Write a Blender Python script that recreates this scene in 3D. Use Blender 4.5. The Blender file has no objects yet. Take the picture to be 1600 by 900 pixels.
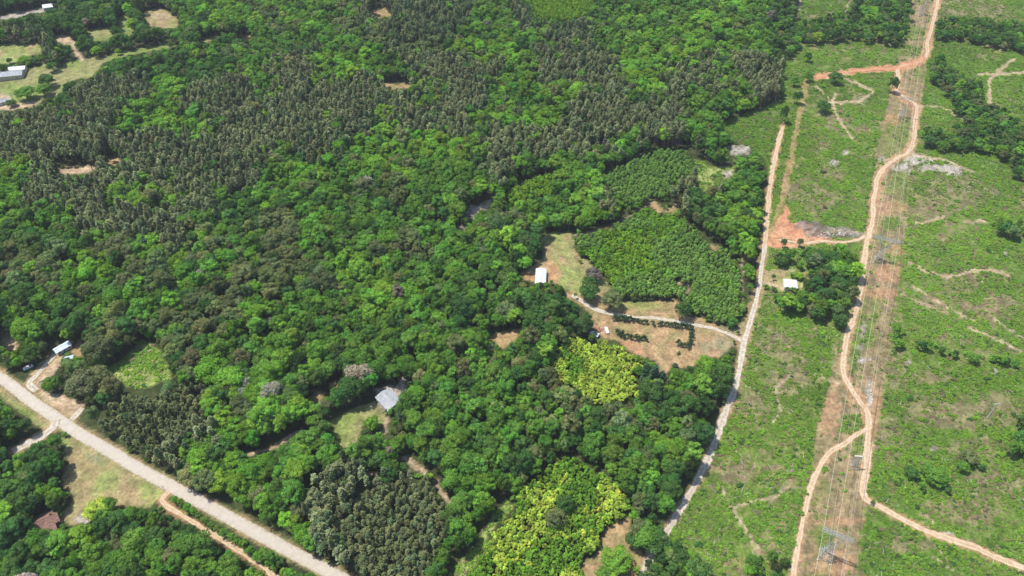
import bpy, bmesh, math, random
import numpy as np
from mathutils import Vector, Matrix

# ------------------------------------------------------------------ camera, sky, sun, exposure
S = bpy.context.scene
C = S.collection
PITCH = math.radians(43.8); CAM_H = 300.0; FOC = 1200.0
cam_d = bpy.data.cameras.new('camera'); cam = bpy.data.objects.new('camera', cam_d); C.objects.link(cam)
cam.location = (0, 0, CAM_H); cam.rotation_euler = (math.pi/2 - PITCH, 0, 0)
cam_d.sensor_width = 36; cam_d.lens = 27.0; cam_d.clip_start = 1; cam_d.clip_end = 20000
S.camera = cam
SUN_EL = math.radians(67); SH = Vector((0.965, -0.26, 0)).normalized()      # the way shadows fall
w = bpy.data.worlds.new('World'); S.world = w; w.use_nodes = True
nt = w.node_tree; nt.nodes.clear()
sky = nt.nodes.new('ShaderNodeTexSky'); sky.sky_type = 'NISHITA'; sky.sun_disc = False
sky.sun_elevation = SUN_EL; sky.sun_rotation = math.atan2(-SH.x, -SH.y)
bg = nt.nodes.new('ShaderNodeBackground'); bg.inputs[1].default_value = 0.15
wo = nt.nodes.new('ShaderNodeOutputWorld')
nt.links.new(sky.outputs[0], bg.inputs[0]); nt.links.new(bg.outputs[0], wo.inputs[0])
sd = bpy.data.lights.new('sun', 'SUN'); sd.energy = 4.3; sd.angle = math.radians(0.5); sd.color = (1, 0.95, 0.86)
so = bpy.data.objects.new('sun', sd); C.objects.link(so)
ldir = Vector((SH.x*math.cos(SUN_EL), SH.y*math.cos(SUN_EL), -math.sin(SUN_EL)))
so.rotation_euler = ldir.to_track_quat('-Z', 'Y').to_euler(); so.location = (0, 0, 200)
S.view_settings.view_transform = 'Standard'; S.view_settings.look = 'None'
S.view_settings.exposure = 0.36; S.view_settings.gamma = 1
S.cycles.max_bounces = 4; S.cycles.diffuse_bounces = 3; S.cycles.transmission_bounces = 2

rng = np.random.default_rng(7); random.seed(7)
def srgb(r, g, b):
    c = np.array([r, g, b], float)/255
    return np.where(c <= .04045, c/12.92, ((c+.055)/1.055)**2.4)
def A(r, g, b, k=1.62):             # albedo of a sunlit surface seen as that sRGB colour
    return np.clip(srgb(r, g, b)/k, 0, .85)

# ------------------------------------------------------------------ noise, terrain, projection
def vnoise(x, y, seed=0):
    x = np.asarray(x, float); y = np.asarray(y, float)
    xi = np.floor(x).astype(np.int64); yi = np.floor(y).astype(np.int64)
    fx = x-xi; fy = y-yi; fx = fx*fx*(3-2*fx); fy = fy*fy*(3-2*fy)
    def h(a, b):
        n = (a*374761393 + b*668265263 + seed*1442695041) & 0xffffffff
        n = ((n ^ (n >> 13))*1274126177) & 0xffffffff
        return ((n ^ (n >> 16)) & 0xffff)/65535.0
    return (h(xi, yi)*(1-fx)+h(xi+1, yi)*fx)*(1-fy)+(h(xi, yi+1)*(1-fx)+h(xi+1, yi+1)*fx)*fy
def fbm(x, y, s, seed=0, o=3):
    x = np.asarray(x, float)/s; y = np.asarray(y, float)/s
    t = 0; a = .5; n = 0
    for i in range(o):
        t = t+a*vnoise(x, y, seed+i*17); n += a; a *= .5; x = x*2.03+5; y = y*2.03+9
    return t/n
def hz(x, y):
    x = np.asarray(x, float); y = np.asarray(y, float)
    return 2.4*np.sin(x/83+1)*np.cos(y/117+.4)+1.4*np.sin((x+1.3*y)/57)+.5*np.sin((x-y)/23+2)
cp, sp = math.cos(PITCH), math.sin(PITCH)
def project(x, y, z):
    rz = z-CAM_H; d = y*cp-rz*sp
    return 800+FOC*x/d, 450-FOC*(y*sp+rz*cp)/d, d
def unproj(px, py, z=0.0, terrain=True):
    px = np.asarray(px, float); py = np.asarray(py, float)
    a = (px-800)/FOC; b = (450-py)/FOC
    dx, dy, dz = a, cp+b*sp, -sp+b*cp
    g = 0.0
    for _ in range(8):
        t = (g+z-CAM_H)/dz; x = dx*t; y = dy*t
        if not terrain: break
        g = hz(x, y)
    return x, y
def U(px, py, z=0.0):
    x, y = unproj(px, py, z); return float(x), float(y)

# ------------------------------------------------------------------ plan of the land (areas, lanes), kept as a raster
X0, Y0, X1, Y1 = -240, -90, 1840, 1060
RS = 2
W_, H_ = (X1-X0)//RS, (Y1-Y0)//RS
gx, gy = np.meshgrid(X0+RS*(np.arange(W_)+.5), Y0+RS*(np.arange(H_)+.5))
wx = gx+(fbm(gx, gy, 9, 3, 2)-.5)*7; wy = gy+(fbm(gx, gy, 9, 4, 2)-.5)*5
def pip(poly, x, y):
    ins = np.zeros(x.shape, bool); n = len(poly)
    for i in range(n):
        xa, ya = poly[i]; xb, yb = poly[(i+1) % n]
        if ya == yb: continue
        c = ((ya > y) != (yb > y)) & (x < (xb-xa)*(y-ya)/(yb-ya)+xa)
        ins ^= c
    return ins
def pmask(poly):
    xs = [p[0] for p in poly]; ys = [p[1] for p in poly]
    a = max(0, int((min(xs)-X0-10)/RS)); b = min(W_, int((max(xs)-X0+10)/RS)+1)
    c = max(0, int((min(ys)-Y0-10)/RS)); d = min(H_, int((max(ys)-Y0+10)/RS)+1)
    m = np.zeros((H_, W_), bool)
    m[c:d, a:b] = pip(poly, wx[c:d, a:b], wy[c:d, a:b])
    return m
def lmask(line, wd):
    m = np.zeros((H_, W_), bool)
    for (xa, ya), (xb, yb) in zip(line[:-1], line[1:]):
        a = max(0, int((min(xa, xb)-X0-wd-10)/RS)); b = min(W_, int((max(xa, xb)-X0+wd+10)/RS)+1)
        c = max(0, int((min(ya, yb)-Y0-wd-10)/RS)); d = min(H_, int((max(ya, yb)-Y0+wd+10)/RS)+1)
        if a >= b or c >= d: continue
        x = wx[c:d, a:b]; y = wy[c:d, a:b]; L = (xb-xa)**2+(yb-ya)**2+1e-9
        t = np.clip(((x-xa)*(xb-xa)+(y-ya)*(yb-ya))/L, 0, 1)
        m[c:d, a:b] |= (x-xa-t*(xb-xa))**2+(y-ya-t*(yb-ya))**2 < (wd/2)**2
    return m
def emask(cx, cy, rx, ry, rough=.9):
    q = ((gx-cx)/rx)**2+((gy-cy)/ry)**2
    return q+(fbm(gx, gy, 7, int(cx+cy) % 97, 3)-.5)*2*rough < 1
is_open = np.zeros((H_, W_), bool); scrub = np.zeros((H_, W_)); kind = np.zeros((H_, W_), np.int8)
n1 = fbm(gx, gy, 40, 11)[..., None]; n2 = fbm(gx, gy, 12, 12)[..., None]; n3 = fbm(gx, gy, 120, 13)[..., None]
n4 = fbm(gx, gy, 5, 14, 2)[..., None]
col = A(74, 84, 46)*(0.7+.6*n1)
def mixc(a, b, t): return a+(b-a)*np.clip(t, 0, 1)
def sm(v, a, b): return np.clip((v-a)/(b-a), 0, 1)
def paint(m, c, op=True, sc=0.0, f=1.0):
    if isinstance(c, tuple): c = A(*c)*np.ones((H_, W_, 3))*(0.86+.28*n2)
    col[m] = (c*f+col*(1-f))[m]
    if op is not None: is_open[m] = op
    if sc is not None: scrub[m] = sc
c_scrub = mixc(mixc(A(112, 136, 58), A(166, 154, 108), sm(n4*.5+n2*.5+.6*(n1-.5), .50, .70)), A(100, 134, 48), sm(n3+.3*(n4-.5), .46, .64))
c_scrub = mixc(c_scrub, A(130, 112, 88), sm(n4+.5*(n1-.5), .62, .8))
c_field = mixc(mixc(A(172, 158, 112), A(158, 168, 98), sm(n1, .4, .65)), A(182, 156, 118), sm(n2, .55, .8))
c_lawn = mixc(A(160, 158, 104), A(140, 158, 82), sm(n1, .4, .6))
c_tan = mixc(A(190, 160, 118), A(168, 152, 104), sm(n2, .45, .65))
c_red = mixc(A(212, 152, 116), A(222, 176, 138), sm(n2, .4, .7))
c_sand = mixc(A(214, 190, 158), A(196, 170, 138), sm(n2, .4, .7))
c_rock = mixc(A(200, 190, 178), A(150, 138, 120), sm(n4, .4, .7))
c_grey = mixc(A(150, 140, 134), A(118, 104, 92), sm(n4, .35, .65))
c_brush = mixc(A(176, 184, 112), A(136, 156, 74), sm(n4, .3, .7))
# the clear-cut on the right side of the land
paint(pmask([(1255, -90), (1250, 30), (1228, 90), (1225, 155), (1195, 168), (1160, 180), (1130, 192), (1142, 212), (1175, 235), (1197, 250),
             (1203, 300), (1200, 360), (1192, 420), (1184, 470), (1170, 520), (1160, 560), (1142, 625), (1120, 670), (1098, 720),
             (1075, 770), (1050, 815), (1020, 860), (1000, 930), (980, 1060), (1900, 1060), (1900, -90)]), c_scrub, True, .8)
# wood patches standing in it
patches = [
 [(1200, 42), (1250, 32), (1290, 25), (1335, 5), (1345, -90), (1420, -90), (1423, 25), (1412, 62), (1405, 82), (1370, 70), (1335, 66), (1280, 70), (1250, 76), (1225, 90), (1200, 75)],
 [(1457, 40), (1475, 24), (1540, 26), (1600, 34), (1900, 60), (1900, 100), (1600, 84), (1540, 74), (1500, 67), (1457, 64)],
 [(1450, 125), (1458, 92), (1476, 80), (1482, 104), (1500, 112), (1535, 125), (1545, 155), (1575, 170), (1600, 190), (1900, 300), (1900, 430), (1620, 310), (1600, 292),
  (1575, 268), (1552, 240), (1530, 238), (1480, 238), (1438, 228), (1436, 208), (1450, 195), (1490, 205), (1510, 205), (1475, 148)],
 [(1540, 347), (1560, 343), (1700, 343), (1700, 372), (1600, 372), (1556, 374)],
 [(1394, 502), (1412, 505), (1420, 532), (1450, 530), (1470, 534), (1500, 548), (1550, 552), (1600, 562), (1700, 580), (1700, 600), (1600, 578), (1560, 576), (1500, 564), (1450, 553), (1420, 551), (1393, 550)],
 [(1578, 668), (1600, 640), (1900, 640), (1900, 740), (1600, 728), (1576, 708)],
 [(1207, 386), (1250, 388), (1290, 384), (1335, 386), (1344, 400), (1338, 440), (1332, 470), (1318, 522), (1300, 514), (1270, 500), (1232, 490), (1194, 482),
  (1192, 468), (1218, 458), (1248, 456), (1268, 434), (1245, 418), (1207, 416)],
 [(1030, 850), (1060, 842), (1090, 862), (1105, 885), (1120, 905), (1120, 1060), (980, 1060), (1003, 895), (1012, 872)],
 [(1152, 872), (1200, 850), (1222, 858), (1240, 885), (1240, 1000), (1150, 1000)]]
for p in patches:
    m = pmask(p); is_open[m] = False; scrub[m] = 0.3; kind[m] = 6
# power-line corridor
corr = [(1237, 900), (1266, 760), (1272, 690), (1296, 600), (1305, 550), (1318, 500), (1339, 450), (1349, 400), (1360, 300), (1372, 225), (1382, 180), (1396, 120), (1422, 20), (1434, -90),
        (1480, -90), (1466, 0), (1452, 80), (1442, 150), (1439, 180), (1431, 225), (1421, 300), (1412, 400), (1402, 450), (1395, 500), (1387, 550), (1384, 600), (1372, 675), (1352, 800), (1340, 900), (1320, 1060), (1200, 1060)]
cd = np.array(U(1449, 0))-np.array(U(1290, 900)); cd /= np.linalg.norm(cd)
rxw, ryw = unproj(gx, np.maximum(gy, -600), 0, False)
lat = rxw*cd[1]-ryw*cd[0]; lon = rxw*cd[0]+ryw*cd[1]
st = fbm(lat*1.0, lon*.035, 1.6, 41, 3)[..., None]
c_cor = mixc(mixc(A(150, 136, 98), A(176, 152, 116), sm(st, .45, .65)), A(128, 138, 74), sm(n1+.35*(st-.5), .58, .76))
mc = pmask(corr); paint(mc, c_cor, True, .06)
for e in [(1395, 325, 26, 11), (1385, 460, 32, 10), (1392, 425, 26, 18), (1310, 815, 50, 7), (1290, 640, 22, 40), (1335, 620, 12, 12), (1393, 186, 18, 11), (1362, 640, 18, 50), (1300, 880, 34, 22), (1390, 100, 10, 8), (1398, 392, 14, 8)]:
    paint(emask(*e) & mc, c_red, True, 0, .38)
for e in [(1345, 520, 18, 30), (1330, 665, 20, 16), (1345, 690, 14, 30), (1425, 50, 22, 12), (1420, 80, 24, 10), (1395, 350, 16, 10), (1290, 842, 14, 14), (1335, 560, 8, 26)]:
    paint(emask(*e) & mc, (118, 136, 66), True, .25, .8)
for e in [(1346, 563, 6, 4), (1356, 562, 4, 3), (1345, 543, 4, 4), (1347, 515, 4, 14), (1358, 615, 5, 24), (1435, 250, 20, 7), (1465, 262, 30, 6), (1490, 268, 14, 8), (1405, 262, 12, 6), (1420, 262, 6, 10),
          (1303, 255, 8, 7), (1320, 238, 6, 4), (1380, 250, 6, 6), (1570, 396, 5, 4), (1419, 567, 5, 5), (1555, 580, 4, 4), (1235, 735, 6, 3), (1460, 700, 10, 4), (1480, 835, 12, 4), (1155, 235, 18, 8)]:
    paint(emask(*e), c_rock, True, .05, .85)
# fields, lawns, yards, clearings
FIELD = [
 ([(107, 683), (140, 687), (200, 728), (262, 768), (250, 782), (232, 792), (205, 792), (186, 792), (160, 792), (140, 806), (118, 822), (100, 812), (92, 802), (106, 792), (116, 774), (98, 760), (96, 740), (106, 722), (102, 700), (96, 686)], c_field),
 ([(-60, 560), (0, 602), (60, 648), (80, 664), (66, 672), (40, 650), (0, 622), (-60, 590)], c_lawn),
 ([(38, 596), (72, 560), (92, 548), (98, 556), (88, 580), (62, 596), (66, 612), (92, 617), (132, 630), (128, 642), (108, 652), (60, 615)], c_sand),
 ([(0, 512), (18, 520), (34, 545), (20, 548), (0, 540)], c_sand),
 ([(108, 545), (128, 528), (136, 548), (122, 560)], c_tan),
 ([(166, 578), (190, 564), (210, 546), (217, 530), (238, 536), (264, 572), (266, 590), (236, 606), (205, 604), (178, 592)], c_brush),
 ([(517, 658), (555, 637), (585, 627), (596, 640), (602, 662), (596, 668), (585, 655), (568, 660), (560, 690), (550, 700), (533, 700), (526, 678)], c_lawn),
 ([(586, 608), (606, 603), (618, 606), (628, 590), (638, 592), (626, 620), (608, 648), (596, 640)], c_rock),
 ([(484, 606), (505, 612), (507, 622), (496, 630), (486, 620)], c_tan), ([(514, 596), (526, 594), (527, 604), (516, 607)], c_tan),
 ([(795, 782), (766, 810), (745, 850), (700, 900), (690, 930), (712, 930), (745, 880), (768, 830), (800, 795)], c_brush),
 ([(937, 845), (948, 825), (966, 816), (982, 808), (985, 830), (1002, 866), (1011, 876), (1004, 905), (990, 960), (900, 960), (913, 880), (934, 862)], c_tan),
 ([(907, 470), (930, 462), (962, 470), (1005, 472), (1030, 472), (1060, 467), (1062, 490), (1095, 497), (1122, 508), (1150, 515), (1168, 497), (1174, 497), (1162, 545), (1145, 540), (1122, 560), (1102, 556), (1085, 572), (1065, 576), (1052, 570),
   (1040, 590), (1040, 607), (1034, 590), (1025, 562), (1002, 557), (975, 540), (960, 530), (940, 530), (926, 508), (920, 484)], c_tan),
 ([(845, 374), (862, 362), (893, 366), (897, 385), (907, 400), (925, 415), (940, 432), (952, 448), (955, 468), (918, 468), (903, 462), (888, 455), (866, 442), (838, 442), (818, 438), (812, 428), (836, 414), (850, 400)], c_field),
 ([(765, 526), (795, 515), (818, 514), (812, 526), (790, 545), (776, 540)], c_tan),
 ([(1085, 250), (1100, 255), (1116, 262), (1150, 258), (1146, 272), (1122, 290), (1100, 300), (1091, 285)], c_brush),
 ([(1130, 268), (1146, 265), (1140, 280), (1134, 280)], c_rock),
 ([(1108, 382), (1126, 386), (1120, 393), (1112, 390)], c_tan),
 ([(1188, 425), (1210, 420), (1245, 421), (1271, 430), (1246, 455), (1216, 456), (1190, 442)], c_field),
 ([(1200, 385), (1204, 362), (1216, 345), (1228, 318), (1236, 330), (1232, 350), (1258, 345), (1276, 356), (1297, 374), (1275, 384), (1240, 386), (1218, 388)], c_red),
 ([(730, 332), (736, 320), (744, 324), (756, 314), (770, 313), (762, 326), (750, 330), (742, 340)], c_rock*1.3), ([(712, 360), (716, 352), (730, 352), (728, 359)], c_rock*1.3),
 
 ([(88, 268), (105, 259), (135, 259), (152, 260), (142, 269), (110, 274)], c_sand), ([(165, 248), (185, 244), (190, 256), (172, 260)], c_tan),
 ([(598, 132), (605, 129), (618, 131), (645, 131), (650, 135), (620, 139), (600, 138)], c_tan), ([(575, 18), (600, 12), (612, 24), (590, 28)], c_tan),
 ([(1012, 317), (1020, 313), (1038, 330), (1062, 315), (1064, 328), (1050, 334), (1030, 334)], c_tan),
 # far left farmland
 ([(-90, 72), (0, 70), (60, 68), (65, 84), (38, 90), (25, 100), (0, 100), (-90, 110)], c_field),
 ([(-90, 122), (0, 120), (40, 108), (62, 104), (70, 98), (95, 108), (98, 96), (130, 92), (160, 88), (200, 80), (240, 72), (268, 66), (277, 72), (225, 82), (180, 92), (160, 100), (150, 112), (140, 122), (104, 126), (98, 146), (70, 156), (60, 164), (20, 170), (-90, 185)], c_lawn),
 ([(132, 48), (150, 45), (175, 40), (177, 57), (168, 64), (145, 64)], c_lawn), ([(183, 32), (192, 25), (199, 25), (202, 40), (211, 50), (202, 57), (188, 50)], c_lawn),
 ([(222, 20), (250, 12), (266, 20), (278, 22), (277, 45), (262, 42), (232, 42)], c_field),
 ([(84, 54), (104, 54), (116, 66), (118, 76), (132, 92), (126, 94), (110, 72), (86, 66)], c_sand),
 ([(-20, 27), (20, 21), (60, 14), (85, 7), (88, 10), (60, 20), (20, 27), (0, 30)], c_rock), ([(310, 62), (340, 55), (342, 60), (318, 70)], c_lawn), ([(372, 52), (392, 56), (388, 64), (376, 60)], c_tan),
 ([(-90, 150), (0, 148), (14, 148), (24, 160), (60, 158), (60, 166), (20, 172), (0, 170), (-90, 180)], c_sand),
 ([(118, 803), (128, 800), (140, 804), (146, 812), (132, 818), (118, 815)], c_rock),
]
FIELD.insert(0, ([(56, 806), (76, 797), (98, 812), (84, 832), (62, 827)], c_tan))
for p, c in FIELD: paint(pmask(p), c, True, .85 if c is c_brush else 0.0)
for e in [(1262, 352, 20, 9, 'g'), (1295, 362, 46, 9, 'g'), (1330, 366, 20, 5, 'g'), (1140, 520, 22, 22, 'q'), (1115, 545, 25, 14, 'q'), (985, 470, 30, 6, 'l'), (1000, 478, 34, 6, 'l'), (970, 545, 40, 12, 'r'), (940, 515, 16, 8, 'r'), (1118, 552, 7, 8, 'r'),
          (857, 422, 12, 20, 'r'), (868, 430, 8, 16, 'r'), (825, 432, 14, 7, 'r'),  (155, 715, 20, 9, 'q'), (250, 25, 16, 5, 's'), (905, 435, 10, 20, 'l'), (540, 670, 12, 25, 'l'), (115, 640, 14, 8, 's'), (1310, 190, 20, 18, 'd'), (1345, 155, 14, 10, 'd'),
          (1240, 300, 18, 12, 'd'), (1275, 310, 30, 22, 'd'), (1500, 650, 60, 22, 'd'), (1300, 270, 22, 14, 'd'), (1450, 330, 40, 16, 'd'), (1500, 440, 30, 20, 'd'), (1230, 600, 34, 22, 'd'), (1240, 560, 20, 30, 'd'), (1500, 800, 60, 22, 'd'), (1440, 640, 34, 26, 'd'), (1535, 30, 50, 18, 'd'), (1560, 760, 46, 22, 'd'), (1520, 20, 70, 26, 'd'), (1570, 45, 40, 20, 'd'), (1400, 560, 20, 60, 'd'), (1560, 640, 40, 30, 'd'), (1530, 700, 60, 16, 'd'), (1300, 40, 60, 20, 'd'), (1250, 430, 14, 10, 'd'), (1500, 300, 60, 30, 'd'), (1470, 470, 40, 14, 'd'), (1560, 480, 40, 20, 'd'), (1180, 640, 22, 30, 'd'), (1210, 540, 30, 20, 'd'), (1420, 850, 40, 16, 'd'), (1390, 690, 20, 40, 'd'), (1150, 740, 24, 20, 'd'), (1450, 590, 40, 10, 'd')]:
    q = e[4]; m = emask(*e[:4], .8) & is_open
    if q == 'd': paint(m, mixc(A(160, 146, 110), A(136, 122, 92), sm(n4, .35, .65)), None, .38, .7)
    else: paint(m, {'g': c_grey, 'q': mixc(A(150, 150, 118), A(166, 160, 128), n2), 'l': A(150, 168, 88)*(.9+.2*n2), 'r': c_red, 's': c_sand}[q], None, 0.0, .8 if q == 'g' else .55)
# lanes: (name, centre line, painted halo px, ribbon width m, surface)
PAVED = [(-240, 432), (-120, 515), (0, 590), (45, 624), (85, 651), (120, 675), (170, 704), (225, 737), (300, 777), (400, 832), (520, 897), (640, 962), (760, 1030)]
GRAVEL = [(1000, 930), (1010, 888), (1022, 862), (1038, 836), (1052, 812), (1070, 784), (1088, 755), (1104, 722), (1114, 698), (1124, 670), (1136, 640), (1146, 615), (1153, 590), (1157, 565), (1161, 545), (1167, 520), (1174, 495), (1180, 475), (1185, 455), (1188, 435), (1191, 410), (1195, 385)]
LANE_N = [(1195, 385), (1197, 362), (1200, 325), (1203, 295), (1208, 260), (1216, 225), (1224, 197)]
LANE_R = [(1206, 372), (1212, 348), (1221, 315), (1233, 262), (1239, 232), (1246, 195), (1252, 165), (1262, 128)]
DRIVE = [(1161, 534), (1148, 527), (1130, 519), (1110, 512), (1076, 506), (1050, 501), (1025, 497), (1000, 496), (975, 494), (955, 490), (935, 485), (920, 478), (907, 469), (893, 461)]
MAIN = [(1476, -90), (1465, 0), (1461, 20), (1455, 45), (1449, 65), (1447, 88), (1432, 98), (1405, 106), (1404, 125), (1402, 143), (1416, 154), (1432, 166), (1430, 190), (1427, 222), (1419, 238), (1400, 248), (1384, 260), (1373, 275), (1367, 300), (1363, 345), (1356, 375), (1351, 402), (1345, 450), (1338, 485), (1326, 520), (1319, 555), (1318, 585), (1328, 605), (1342, 624), (1355, 645), (1357, 675), (1354, 730), (1349, 775),
        (1370, 789), (1396, 803), (1425, 818), (1455, 832), (1490, 844), (1525, 856), (1560, 872), (1600, 887), (1700, 915)]
WEST = [(1447, 90), (1425, 100), (1405, 106), (1370, 108), (1345, 110), (1318, 113), (1290, 118), (1276, 122)]
LOWER = [(1354, 670), (1340, 678), (1318, 694), (1298, 706), (1282, 728), (1270, 750), (1262, 780), (1255, 812), (1248, 850), (1241, 885), (1234, 930), (1220, 1000)]
SIDE = [(1352, 368), (1340, 375), (1315, 379), (1285, 377), (1255, 380), (1215, 374)]
LANE_S = [(264, 768), (252, 782), (268, 795), (300, 815), (350, 846), (400, 878), (440, 910), (500, 960)]
JUNC = [(86, 656), (82, 668), (66, 680), (48, 690), (20, 706)]
APRON = [(285, 768), (268, 762), (252, 778)]
YARD = [(58, 610), (45, 600), (62, 582), (80, 560), (97, 544)]
DRV2 = [(112, 656), (120, 648), (130, 638)]
LANES = [('paved_road', PAVED, 29, 5.6, 'asphalt'), ('gravel_road', GRAVEL, 16, 3.3, 'gravel'), ('dirt_lane', LANE_N, 11, 3.2, 'dirt'), ('dirt_lane', LANE_R, 10, 0, 'dirt'), ('driveway', DRIVE, 13, 2.5, 'gravel'),
         ('dirt_track', MAIN, 14, 3.0, 'dirt'), ('dirt_track', WEST, 10, 3.0, 'red'), ('dirt_track', LOWER, 12, 2.3, 'dirt'), ('dirt_track', SIDE, 7, 1.8, 'dirt'), ('dirt_track', LANE_S, 13, 2.2, 'dirt'),
         ('gravel_road', JUNC, 17, 4.2, 'gravel'), ('driveway', YARD, 14, 3.0, 'gravel'), ('driveway', DRV2, 8, 2.6, 'gravel')]
for nm, ln, wd, rw, sf in LANES:
    cc = {'asphalt': mixc(A(160, 155, 105), A(184, 156, 118), sm(n2, .4, .6)), 'gravel': c_tan, 'dirt': mixc(c_red, c_tan, .5), 'red': c_red}[sf]
    m = lmask(ln, wd); paint(m, cc, True, 0, .5 if ln is LANE_R else .85)
MINOR = [([(1420, 410), (1450, 425), (1475, 432), (1500, 430), (1520, 421), (1550, 423), (1575, 430)], 5), ([(1430, 350), (1455, 345), (1474, 337)], 4), ([(1508, 347), (1542, 346)], 4),
         ([(1408, 458), (1440, 475), (1485, 492)], 4), ([(1425, 447), (1455, 465), (1492, 487), (1520, 500)], 3.5), ([(1513, 511), (1545, 525), (1596, 548)], 5), ([(1540, 488), (1600, 530)], 3),
         ([(1528, 116), (1555, 116), (1600, 113), (1680, 112)], 5), ([(1582, 93), (1562, 110), (1546, 124), (1548, 140), (1545, 162)], 7), ([(1300, 160), (1306, 175), (1315, 195), (1330, 214)], 5), ([(1303, 160), (1345, 158), (1365, 144), (1335, 128), (1310, 118)], 5), ([(1298, 165), (1305, 148)], 5),
         ([(1250, 0), (1249, 16), (1243, 32)], 5), ([(1232, 590), (1210, 608), (1218, 645), (1206, 662)], 5), ([(1125, 765), (1140, 785), (1160, 820), (1178, 845), (1186, 868)], 5), ([(1150, 790), (1200, 780), (1232, 762)], 4), ([(1200, 790), (1220, 770), (1230, 762)], 3),
         ([(1430, 165), (1470, 166), (1500, 182), (1508, 190)], 3), ([(1290, 362), (1330, 360), (1350, 366)], 3), ([(1275, 130), (1290, 150), (1300, 165)], 3), ([(1425, 240), (1475, 250), (1520, 268)], 4), ([(1320, 45), (1315, 30), (1330, 0)], 2), ([(630, 716), (645, 725), (664, 737)], 8), ([(575, 741), (592, 740)], 6), ([(680, 752), (690, 768), (702, 786)], 8),
         ([(897, 368), (942, 357), (975, 343), (1010, 322)], 1.5), ([(1030, 830), (1012, 862), (1002, 890)], 6), ([(604, 655), (602, 672), (596, 682)], 6), ([(1240, 458), (1215, 446), (1192, 442)], 5), ([(1252, 448), (1270, 430)], 5), ([(456+1000, 870), (1490, 892)], 3), ([(1462, 850), (1485, 880)], 3), ([(1320, 48), (1340, 42)], 1),
         ([(1160, 405), (1160, 440), (1157, 475)], 2.5), ([(1055, 440), (1075, 445), (1075, 460)], 3), ([(385, 712), (425, 700), (470, 672)], 5), ([(1432, 790), (1480, 840)], 2), ([(1356, 690), (1370, 700)], 3), ([(1312, 600), (1270, 585)], 3)]
for ln, wd in MINOR: paint(lmask(ln, wd), c_sand, True, 0, .8)
# kinds of stand that override the wood map
TH_Y = [[(885, 530), (910, 530), (920, 537), (950, 535), (975, 545), (1006, 567), (985, 582), (990, 597), (1002, 615), (975, 622), (935, 632), (907, 612), (885, 600), (862, 575), (867, 557)],
        [(690, 930), (730, 860), (765, 810), (800, 775), (845, 740), (885, 712), (930, 735), (965, 762), (985, 792), (955, 830), (938, 850), (918, 880), (905, 960), (700, 960)]]
TH_V = [[(895, 370), (942, 355), (990, 337), (1020, 318), (1060, 334), (1100, 372), (1135, 390), (1160, 430), (1165, 480), (1140, 500), (1100, 495), (1062, 465), (1040, 466), (955, 470), (940, 430), (900, 400)]]
TH_Q = [[(940, 275), (1025, 235), (1075, 235), (1085, 262), (1050, 282), (1050, 300), (1012, 317), (972, 312)]]
PL = [[(512, 775), (575, 750), (650, 735), (682, 752), (700, 785), (700, 815), (670, 865), (650, 1000), (575, 1000), (550, 850), (512, 815)],
      [(150, 625), (190, 600), (240, 600), (320, 575), (322, 620), (300, 650), (255, 680), (230, 700), (180, 690), (140, 655)]]
TH_B = [[(815, -20), (925, -20), (930, 10), (900, 30), (860, 30), (835, 22)], [(790, 300), (860, 270), (862, 300), (800, 320)]]
for p in TH_Y: kind[pmask(p)] = 1
for p in TH_V: kind[pmask(p)] = 2
for p in TH_Q: kind[pmask(p)] = 3
for p in PL: kind[pmask(p)] = 4
for p in TH_B: kind[pmask(p)] = 5
def ri(px, py):
    return np.clip(((py-Y0)/RS).astype(int), 0, H_-1), np.clip(((px-X0)/RS).astype(int), 0, W_-1)

# ------------------------------------------------------------------ materials
def mat(name, rough=.9):
    m = bpy.data.materials.new(name); m.use_nodes = True
    b = m.node_tree.nodes['Principled BSDF']; b.inputs['Roughness'].default_value = rough
    b.inputs['Specular IOR Level'].default_value = .2
    return m, m.node_tree, b
def N(t, ty, **k):
    n = t.nodes.new(ty)
    for a, v in k.items(): setattr(n, a, v)
    return n
def noisy(name, c, c2, scale=2.0, rough=.9, metal=0.0, lo=.35, hi=.65, bump=0.0, stretch=None):
    m, t, b = mat(name, rough); b.inputs['Metallic'].default_value = metal
    co = N(t, 'ShaderNodeTexCoord'); no = N(t, 'ShaderNodeTexNoise'); no.inputs['Scale'].default_value = scale; no.inputs['Detail'].default_value = 5
    if stretch:
        mp = N(t, 'ShaderNodeMapping'); mp.inputs['Scale'].default_value = stretch
        t.links.new(co.outputs['Object'], mp.inputs[0]); t.links.new(mp.outputs[0], no.inputs['Vector'])
    else: t.links.new(co.outputs['Object'], no.inputs['Vector'])
    r = N(t, 'ShaderNodeValToRGB'); r.color_ramp.elements[0].position = lo; r.color_ramp.elements[1].position = hi
    r.color_ramp.elements[0].color = (*c, 1); r.color_ramp.elements[1].color = (*c2, 1)
    t.links.new(no.outputs['Fac'], r.inputs[0]); t.links.new(r.outputs[0], b.inputs['Base Color'])
    if bump:
        bp = N(t, 'ShaderNodeBump'); bp.inputs['Strength'].default_value = bump; bp.inputs['Distance'].default_value = .1
        t.links.new(no.outputs['Fac'], bp.inputs['Height']); t.links.new(bp.outputs[0], b.inputs['Normal'])
    return m
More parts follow.
